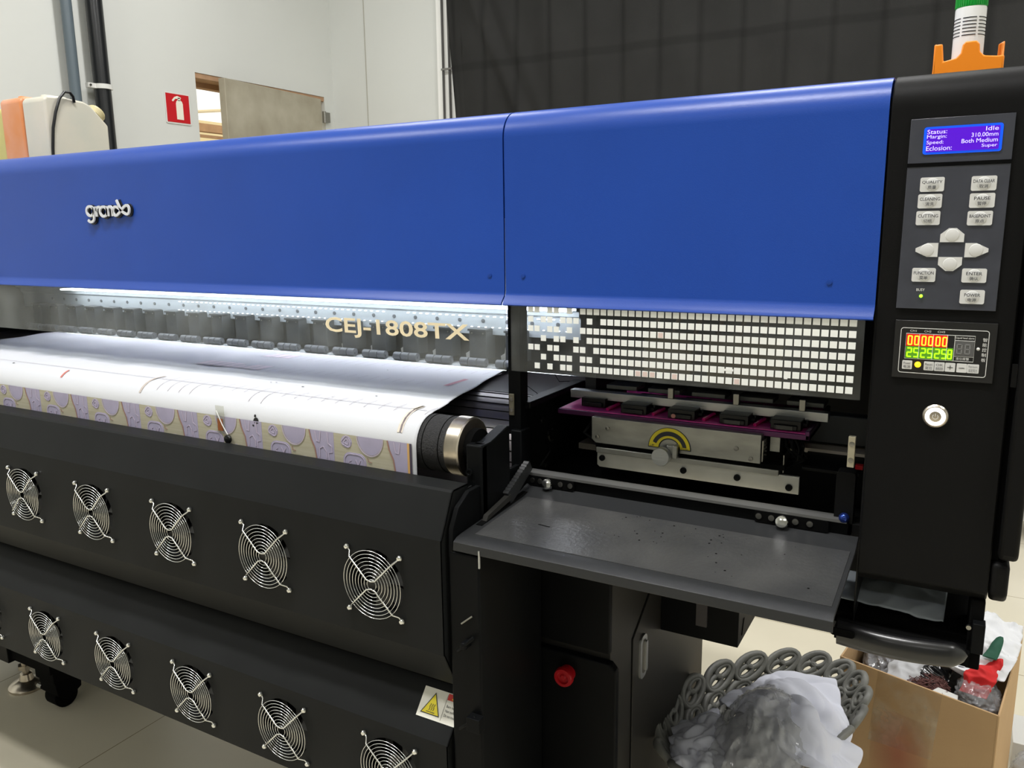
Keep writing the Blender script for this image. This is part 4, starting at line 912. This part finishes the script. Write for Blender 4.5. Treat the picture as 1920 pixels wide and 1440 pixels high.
pts = [(-2.335, 1.44, .10), (-2.338, 1.452, .19), (-2.338, 1.456, .245), (-2.337, 1.463, .30), (-2.336, 1.475, .345), (-2.334, 1.49, .385), (-2.332, 1.506, .4045), (-2.332, 1.522, .405), (-2.334, 1.532, .395), (-2.34, 1.538, .380)]
tag(MB().tube(pts, .0042, 10).build('ink_hose_line', mat('black_hose', (16, 17, 20), .35)), 'thin black hose looping over the nearest pale jerrycan', 'hose')

# signal lamp on top of the control cabinet
sl = empty('signal_light', (-.027, 1.32, .177), 'green and white signal light standing in an orange plastic holder', 'light')
b = MB(); zb = .1765
x0, x1, y0, y1 = -.0665, .0165, 1.285, 1.365
b.prism([(x0-.001, zb), (x0+.001, .236), (x0+.010, .236), (x0+.0125, .2135), (x0+.027, .2165), (x0+.032, .222), (x0+.0335, .232), (x0+.037, .2365), (x0+.050, .2360), (x0+.0535, .232), (x0+.0545, .222), (x0+.060, .2165), (x1-.008, .2145), (x1-.0005, .2150), (x1+.0005, zb)], y0, y0+.004, 'Y')
b.prism([(y0, zb), (y0, .236), (y0+.006, .237), (y0+.012, .226), (y0+.030, .2215), (y1, .2215), (y1, zb)], x0, x0+.004, 'X')
b.prism([(y0, zb), (y0, .2145), (y0+.04, .2150), (y1-.014, .2150), (y1-.006, .243), (y1, .245), (y1, zb)], x1-.004, x1, 'X')
b.prism([(x0, zb), (x0, .2245), (x1-.008, .2230), (x1-.0075, .242), (x1, .246), (x1, zb)], y1-.004, y1, 'Y')
b.box(x0, x1, y0, y1, zb, zb+.004)
b.build('orange_holder', M_orange, sl, bevel=.0018, segs=3)
cxx, cyy = -.0275, 1.328
b = MB(); b.lathe((cxx, cyy, .181), (0, 0, 1), [(.0190, 0), (.0190, .103), (.0186, .1045)], 40); b.cur = 1
for k in range(6):
    for s_ in range(6):
        a0 = s_*PI/3+.07; pts = [(cxx+.0192*math.cos(a0+j*.148), cyy+.0192*math.sin(a0+j*.148), .249+k*.0044) for j in range(7)]
        b.tube(pts, .0005, 4)
b.build('white_base', [M_lightgrey, M_gap], sl)
b = MB()
prof = [(.0188, .1046)]+[(.0188, .152), (.0170, .156)]
b.lathe((cxx, cyy, .181), (0, 0, 1), prof, 40)
for k in range(40):
    a = 2*PI*k/40; b.tube([(cxx+.0189*math.cos(a), cyy+.0189*math.sin(a), .287), (cxx+.0189*math.cos(a), cyy+.0189*math.sin(a), .331)], .0007, 4)
b.build('green_lens', M_greenl, sl)
b = MB(); b.lathe((cxx-.018, cyy-.026, .2095), (1, .2, .25), [(.004, -.008), (.005, 0), (.004, .008)], 10); b.lathe((cxx+.020, cyy-.022, .212), (1, -.2, .2), [(.004, -.006), (.005, 0), (.004, .006)], 10)
b.build('red_fixing', M_red, sl)

# ------------------------------------------------------------ crumpled cloth and plastic
from mathutils import noise as nz
def crumple(c, rx, ry_, rz_, seed, amp=.25, fr=2.2, nu=90, nv=60, power=1.0, sharp=1.6, flat=.0):
    b = MB(); c = Vector(c); off = Vector((seed*7.1, seed*3.3, seed*1.7))
    def fn(u_, v_):
        a = u_*2*PI; t = v_*PI; d = Vector((math.cos(a)*math.sin(t), math.sin(a)*math.sin(t), -math.cos(t)))
        p = d*fr+off
        wv = nz.noise_vector(p*.8)*1.1
        q = p+wv
        n1 = 1-abs(nz.noise(q))*2; n2 = 1-abs(nz.noise(q*2.1+Vector((3, 1, 2))))*2; n3 = nz.noise(q*.6)
        h = 1+amp*(math.copysign(abs(n1)**sharp, n1)*.55+n2*.25+n3*.9)
        return (c.x+d.x*rx*h, c.y+d.y*ry_*h, max(c.z+d.z*rz_*h, c.z-rz_*1.0+flat) if flat else c.z+d.z*rz_*h)
    b.grid(nu, nv, fn); return b
M_shirt = mat('white_sport_cloth', (222, 224, 236), .7, var=.02, vscale=10, bump=.2, bscale=900, spec=.2)
M_shirt2 = mat('pure_white_cloth', (236, 237, 240), .7, spec=.2)
M_bag = clear('thin_clear_plastic', (238, 238, 236), .20, .10, 1.55, dirt=.28, hazecol=(232, 233, 238), dscale=14)

# openwork basket
BK = empty('openwork_basket', (-.180, 1.475, FL), 'grey openwork basket of looped strands standing by the black pedestal', 'basket')
M_rope = mat('grey_cast_strand', (96, 96, 92), .45, col2=(140, 140, 134), vscale=7, bump=.3, bscale=90)
bcx, bcy = -.272, 1.520
def bwall(a, h):       # h 0 at the rim going down the flared wall
    k = 1-.34*min(1, h/.14)-.08*(max(0, h-.14)/.25); ca, sa = math.cos(a), math.sin(a)
    u_ = .283*k*ca; v_ = (.178 if sa > 0 else .135)*k*sa      # long axis, short axis (fuller on the side away from the box)
    return Vector((bcx+u_*.37-v_*.93, bcy+u_*.93+v_*.37, -.952-h*(.70 if h < .14 else .93)+(0 if h < .14 else .0322)))
b = MB(); NL = 18
def loop(a0, h0, la, lh, skew, r, n_=22):
    pts = []
    for i in range(n_):
        t = 2*PI*i/n_; u_ = math.cos(t); v_ = math.sin(t); wob = 1+.0*math.cos(3*t)
        pts.append(bwall(a0+la*u_*wob+skew*v_, h0+lh*v_))
    b.tube(pts, r, 7, closed=True)
for row in range(4):
    for k in range(NL):
        a = 2*PI*(k+.5*(row % 2))/NL; h0 = .028+row*.058
        loop(a, h0, .155, .030, .06, .0078)
        loop(a-.055, h0-.010, .075, .0130, .03, .0064, 14); loop(a+.055, h0+.009, .075, .0130, .03, .0064, 14)
b.build('lattice', M_rope, BK, smooth=80)
b = MB()
for h_, r_ in ((.262, .009), (.415, .011)):
    b.tube([bwall(2*PI*i/48, h_) for i in range(48)], r_, 7, closed=True)
for k in range(12): b.tube([bwall(2*PI*k/12, .262), bwall(2*PI*k/12, .415)], .007, 7)
b.add([bwall(2*PI*i/48, .27) for i in range(48)], [tuple(range(48))])
b.build('basket_base', M_rope, BK, smooth=80)
bagm = crumple((-.262, 1.40, -1.00), .095, .165, .120, 2, .14, 2.6, 150, 100)
tag(bagm.build('plastic_bag', M_bag, smooth=80), 'crumpled clear plastic bag filling the front of the grey basket', 'bag')
tag(crumple((-.262, 1.40, -1.010), .078, .145, .108, 9, .2, 2.4).build('bundled_cloth', mat('dull_grey_white_cloth', (206, 207, 214), .8), smooth=80), 'greyish white bundle showing inside the clear plastic bag', 'cloth')

def drape(name, ctrl, m, lab, cat, nu=110, nv=80, seed=1, amp=.020, fr=9, solid=.0012, group=None):
    """ctrl: 4x4 grid of control points (bicubic bezier sheet), folded by ridged noise"""
    def bez(p, t): a = 1-t; return p[0]*a**3+p[1]*3*a*a*t+p[2]*3*a*t*t+p[3]*t**3
    C_ = [[Vector(q) for q in row] for row in ctrl]
    b = MB()
    def base(u_, v_): return bez([bez(C_[i], u_) for i in range(4)], v_)
    def fn(u_, v_):
        p = base(u_, v_); e = .01
        du = base(min(1, u_+e), v_)-base(max(0, u_-e), v_); dv = base(u_, min(1, v_+e))-base(u_, max(0, v_-e)); n = du.cross(dv)
        if n.length < 1e-9: n = Vector((0, 0, 1))
        n.normalize(); q = Vector((p.x, p.y, p.z))*fr+Vector((seed*3.1, seed*1.3, seed*5.7)); q += nz.noise_vector(q*.5)*.9
        f1 = 1-2*abs(nz.noise(q)); f2 = 1-2*abs(nz.noise(q*2.3))
        return p+n*amp*(f1+.35*f2)
    b.grid(nu, nv, fn); o = b.build(name, m, smooth=80, solid=solid); tag(o, lab, cat, group); return o
# big white shirt draped over the basket (right) and small one at left
drape('white_shirt', [
 [(-.380, 1.50, -.945), (-.335, 1.60, -.935), (-.285, 1.66, -.930), (-.180, 1.68, -.935)],
 [(-.345, 1.43, -.905), (-.29, 1.53, -.865), (-.23, 1.58, -.860), (-.145, 1.60, -.925)],
 [(-.300, 1.42, -.890), (-.25, 1.44, -.850), (-.17, 1.46, -.850), (-.09, 1.50, -.960)],
 [(-.245, 1.36, -.900), (-.17, 1.31, -.900), (-.115, 1.32, -.930), (-.075, 1.37, -1.02)]], M_shirt, 'large white shirt draped over the right side of the basket', 'shirt', 150, 110, seed=3, amp=.016, fr=12)
drape('white_shirt', [
 [(-.440, 1.40, -.965), (-.405, 1.46, -.945), (-.365, 1.48, -.925), (-.335, 1.44, -.935)],
 [(-.435, 1.33, -.945), (-.40, 1.38, -.900), (-.35, 1.38, -.890), (-.315, 1.37, -.920)],
 [(-.420, 1.28, -.955), (-.38, 1.29, -.900), (-.33, 1.28, -.890), (-.29, 1.29, -.930)],
 [(-.380, 1.21, -.985), (-.34, 1.20, -.940), (-.30, 1.20, -.940), (-.27, 1.21, -.975)]], M_shirt, 'small crumpled white cloth hanging over the left rim of the basket', 'shirt', seed=6, amp=.015, fr=19)

# ------------------------------------------------------------ cardboard box and its contents
A_ = Vector((-.182, 1.80, 0)); B_ = Vector((.1235, 1.705, 0)); D_ = Vector((.056, .392, 0))
C2 = B_+D_; D2 = A_+D_; ZT = -.95
M_card = mat('brown_cardboard', (204, 170, 128), .75, var=.06, vscale=5, bump=.2, bscale=160, spec=.2)
bx = empty('cardboard_box', ((A_+C2)/2).to_tuple(), 'open brown cardboard box full of clothes and plastic on the floor', 'box')
bx.location.z = FL+H; WL[bx.name] = bx.location.copy()
def wallp(p, q, name):
    nn = Vector((q.y-p.y, -(q.x-p.x), 0)).normalized()*.004; b = MB()
    b.prism([(p.x, p.y), (q.x, q.y), (q.x-nn.x, q.y-nn.y), (p.x-nn.x, p.y-nn.y)], FL+.004, ZT, 'Z'); b.build(name, M_card, bx, bevel=.001)
wallp(A_, B_, 'side_panel'); wallp(B_, C2, 'side_panel'); wallp(C2, D2, 'side_panel'); wallp(D2, A_, 'side_panel')
MB().prism([(A_.x, A_.y), (B_.x, B_.y), (C2.x, C2.y), (D2.x, D2.y)], FL, FL+.004, 'Z').build('bottom_panel', M_card, bx)
e1 = (B_-A_).normalized(); nn = Vector((e1.y, -e1.x, 0))
def fp_(u_, z, l=.0006): p = A_+e1*u_+nn*l; return (p.x, p.y, z)
MB().add([fp_(.085, ZT), fp_(.215, ZT), fp_(.205, ZT-.155), fp_(.075, ZT-.17)], [(0, 3, 2, 1)]).build('packing_tape', clear('crinkled_tape', (250, 246, 236), .10, .15, 1.8, dirt=.40, hazecol=(244, 232, 208), dscale=22), bx, smooth=0)
M_smudge = clear('pink_smudge', (255, 255, 255), 0, .6, 1.0, dirt=.55, hazecol=(196, 112, 96), dscale=5)
nt = M_smudge.node_tree; N = nt.nodes; L = nt.links
mrn = [n for n in N if n.type == 'MAP_RANGE' and n.inputs[3].default_value == 0 and abs(n.inputs[4].default_value-.55) < 1e-6 and n.inputs[1].default_value > .3][0]
gt = N.new('ShaderNodeTexGradient'); gt.gradient_type = 'SPHERICAL'; tcn = N.new('ShaderNodeTexCoord'); mpn = N.new('ShaderNodeMapping'); mpn.inputs['Scale'].default_value = (14, 14, 8)
L.new(tcn.outputs['Object'], mpn.inputs[0]); L.new(mpn.outputs[0], gt.inputs[0])
mu = N.new('ShaderNodeMath'); mu.operation = 'MULTIPLY'; mu.inputs[1].default_value = .5; L.new(gt.outputs['Fac'], mu.inputs[0])
for l_ in list(mrn.outputs[0].links): L.new(mu.outputs[0], l_.to_socket)
MB().add([fp_(.08, ZT-.08, .0010), fp_(.20, ZT-.08, .0010), fp_(.20, ZT-.28, .0010), fp_(.08, ZT-.28, .0010)], [(0, 3, 2, 1)]).build('pink_smudge', M_smudge, bx, smooth=0)
mid = (A_+C2)/2
def inbox(u_, v_, z): p = A_+(B_-A_)*u_+D_*v_; return Vector((p.x, p.y, z))
fill = MB(); p_ = [inbox(.02, .02, 0), inbox(.98, .02, 0), inbox(.98, .98, 0), inbox(.02, .98, 0)]
fill = crumple(inbox(.5, .5, -1.12), .135, .175, .10, 12, .12, 2)
tag(fill.build('dark_clothing', mat('dark_grey_clothing', (52, 52, 56), .8), smooth=80), 'dark grey clothing packed at the bottom of the cardboard box', 'clothing')
tag(crumple(inbox(.22, .50, -1.00), .055, .135, .055, 21, .25, 2.4).build('clear_bag', M_bag, smooth=80), 'clear plastic bag at the left end of the cardboard box', 'bag')
tag(crumple(inbox(.20, .55, -1.025), .045, .11, .045, 31, .25, 2.4).build('grey_garment', mat('muted_grey_garment', (96, 94, 96), .8), smooth=80), 'muted grey garment inside the clear bag at the left of the box', 'clothing')
def sheetbox(name, pts, m, lab, cat, seed, amp=.010, fr=16, nu=60, nv=50):
    # pts: 4 corners + bulge
    a, b_, c, d_, bul = pts
    rows = []
    for i in range(4):
        r = []
        for j in range(4):
            s_, t_ = j/3, i/3; p = a*(1-s_)*(1-t_)+b_*s_*(1-t_)+c*s_*t_+d_*(1-s_)*t_
            if i in (1, 2) and j in (1, 2): p = p+Vector((0, 0, bul))
            r.append(tuple(p))
        rows.append(r)
    return drape(name, rows, m, lab, cat, nu, nv, seed, amp, fr)
sheetbox('pale_sheet', (inbox(.30, .04, -.985), inbox(.48, .04, -.99), inbox(.50, .50, -.96), inbox(.32, .55, -.96), .03), mat('pale_grey_paper', (196, 197, 200), .6), 'pale grey crumpled sheet at the front left of the cardboard box', 'sheet', 5, .010, 14)
sheetbox('white_shirt', (inbox(.45, .38, -.965), inbox(.98, .30, -.95), inbox(1.0, .97, -.93), inbox(.35, .95, -.95), .05), M_shirt2, 'white shirt with green trim heaped at the back of the cardboard box', 'shirt', 8, .020, 13)
sheetbox('white_shirt', (inbox(.62, .30, -.955), inbox(.92, .28, -.955), inbox(.94, .60, -.93), inbox(.58, .62, -.93), .06), M_shirt2, 'white bunched shirt lying above the red cloth in the box', 'shirt', 11, .016, 20)
sheetbox('red_cloth', (inbox(.74, .17, -.965), inbox(.90, .18, -.965), inbox(.94, .40, -.915), inbox(.80, .30, -.925), .022), mat('bright_red_cloth', (214, 28, 30), .7), 'bright red piece of cloth at the right of the cardboard box', 'cloth', 14, .010, 18)
sheetbox('green_cloth', (inbox(.52, .40, -.930), inbox(.58, .40, -.930), inbox(.60, .50, -.905), inbox(.53, .50, -.905), .006), mat('dark_green_cloth', (22, 84, 62), .7), 'dark green patch of cloth left of the bunched white shirt', 'cloth', 15, .004, 18, 20, 20)
sheetbox('green_cloth', (inbox(.83, .34, -.905), inbox(.91, .36, -.910), inbox(.93, .50, -.880), inbox(.89, .50, -.885), .008), mat('dark_green_cloth', (22, 84, 62), .7), 'dark green patch of cloth above the red cloth', 'cloth', 16, .004, 18, 20, 20)
sheetbox('black_plastic', (inbox(.40, .10, -1.0), inbox(.62, .12, -1.0), inbox(.66, .36, -.975), inbox(.42, .34, -.975), .02), mat('gloss_black_plastic', (18, 18, 20), .18, spec=.7), 'glossy black plastic in the middle of the cardboard box', 'plastic', 17, .012, 20)
sheetbox('black_cloth', (inbox(.80, .02, -1.0), inbox(.97, .03, -1.0), inbox(.97, .18, -.985), inbox(.80, .15, -.985), .012), mat('black_cloth', (20, 20, 24), .8), 'black cloth in the front right corner of the cardboard box', 'cloth', 19, .008, 20, 40, 30)
sheetbox('white_card', (inbox(.56, .01, -.970), inbox(.76, .01, -.972), inbox(.74, .14, -.972), inbox(.62, .12, -.966), .0), mat('white_card_sheet', (222, 222, 218), .6), 'folded white card lying at the front edge of the box', 'card', 20, .002, 9, 20, 20)
random.seed(12); b = MB()
for i in range(60):
    c = inbox(random.uniform(.46, .66), random.uniform(.10, .24), -.972); pts = []
    for k in range(10): pts.append(c+Vector((.012*math.sin(k*1.3+i)+random.uniform(-.004, .004), .012*math.cos(k*1.1+i*2)+random.uniform(-.004, .004), .006*math.sin(k*.9+i))))
    b.tube(pts, .0009, 4)
o = b.build('thread_tangle', mat('brown_thread', (104, 66, 62), .8), smooth=80); tag(o, 'tangle of reddish brown thread in the middle front of the box', 'thread')
tag(crumple(inbox(.84, .24, -.985), .040, .070, .040, 23, .22, 2.6).build('clear_bag', M_bag, smooth=80), 'clear plastic bag at the right end of the cardboard box', 'bag')
sheetbox('grey_cloth_strip', (Vector((-.126, 1.145, -.520)), Vector((.008, 1.135, -.520)), Vector((.012, 1.36, -.496)), Vector((-.126, 1.38, -.496)), .012), mat('dull_blue_grey_cloth', (176, 184, 190), .7), 'dull grey cloth lying in the open tray under the control cabinet', 'cloth', 25, .004, 16)

# white things at the right edge
tag(crumple((.52, 4.0, -1.17), .27, .22, .19, 41, .10, 2.5, flat=.01).build('wrapped_bale', mat('white_wrapped_fabric', (214, 214, 226), .4), smooth=80), 'white plastic wrapped bale on the floor at the right edge of the photo', 'bale')
tag(MB().box(.192, .30, 2.19, 2.33, FL, FL+.07).build('white_carton', M_lightgrey, bevel=.002), 'small white carton on the floor right of the cardboard box', 'carton')
tag(crumple((.235, 2.11, FL+.045), .045, .05, .043, 44, .25, 2.5, 50, 30, flat=.002).build('clear_wrapper', M_bag, smooth=80), 'small crumpled clear wrapper in front of the white carton', 'wrapper')
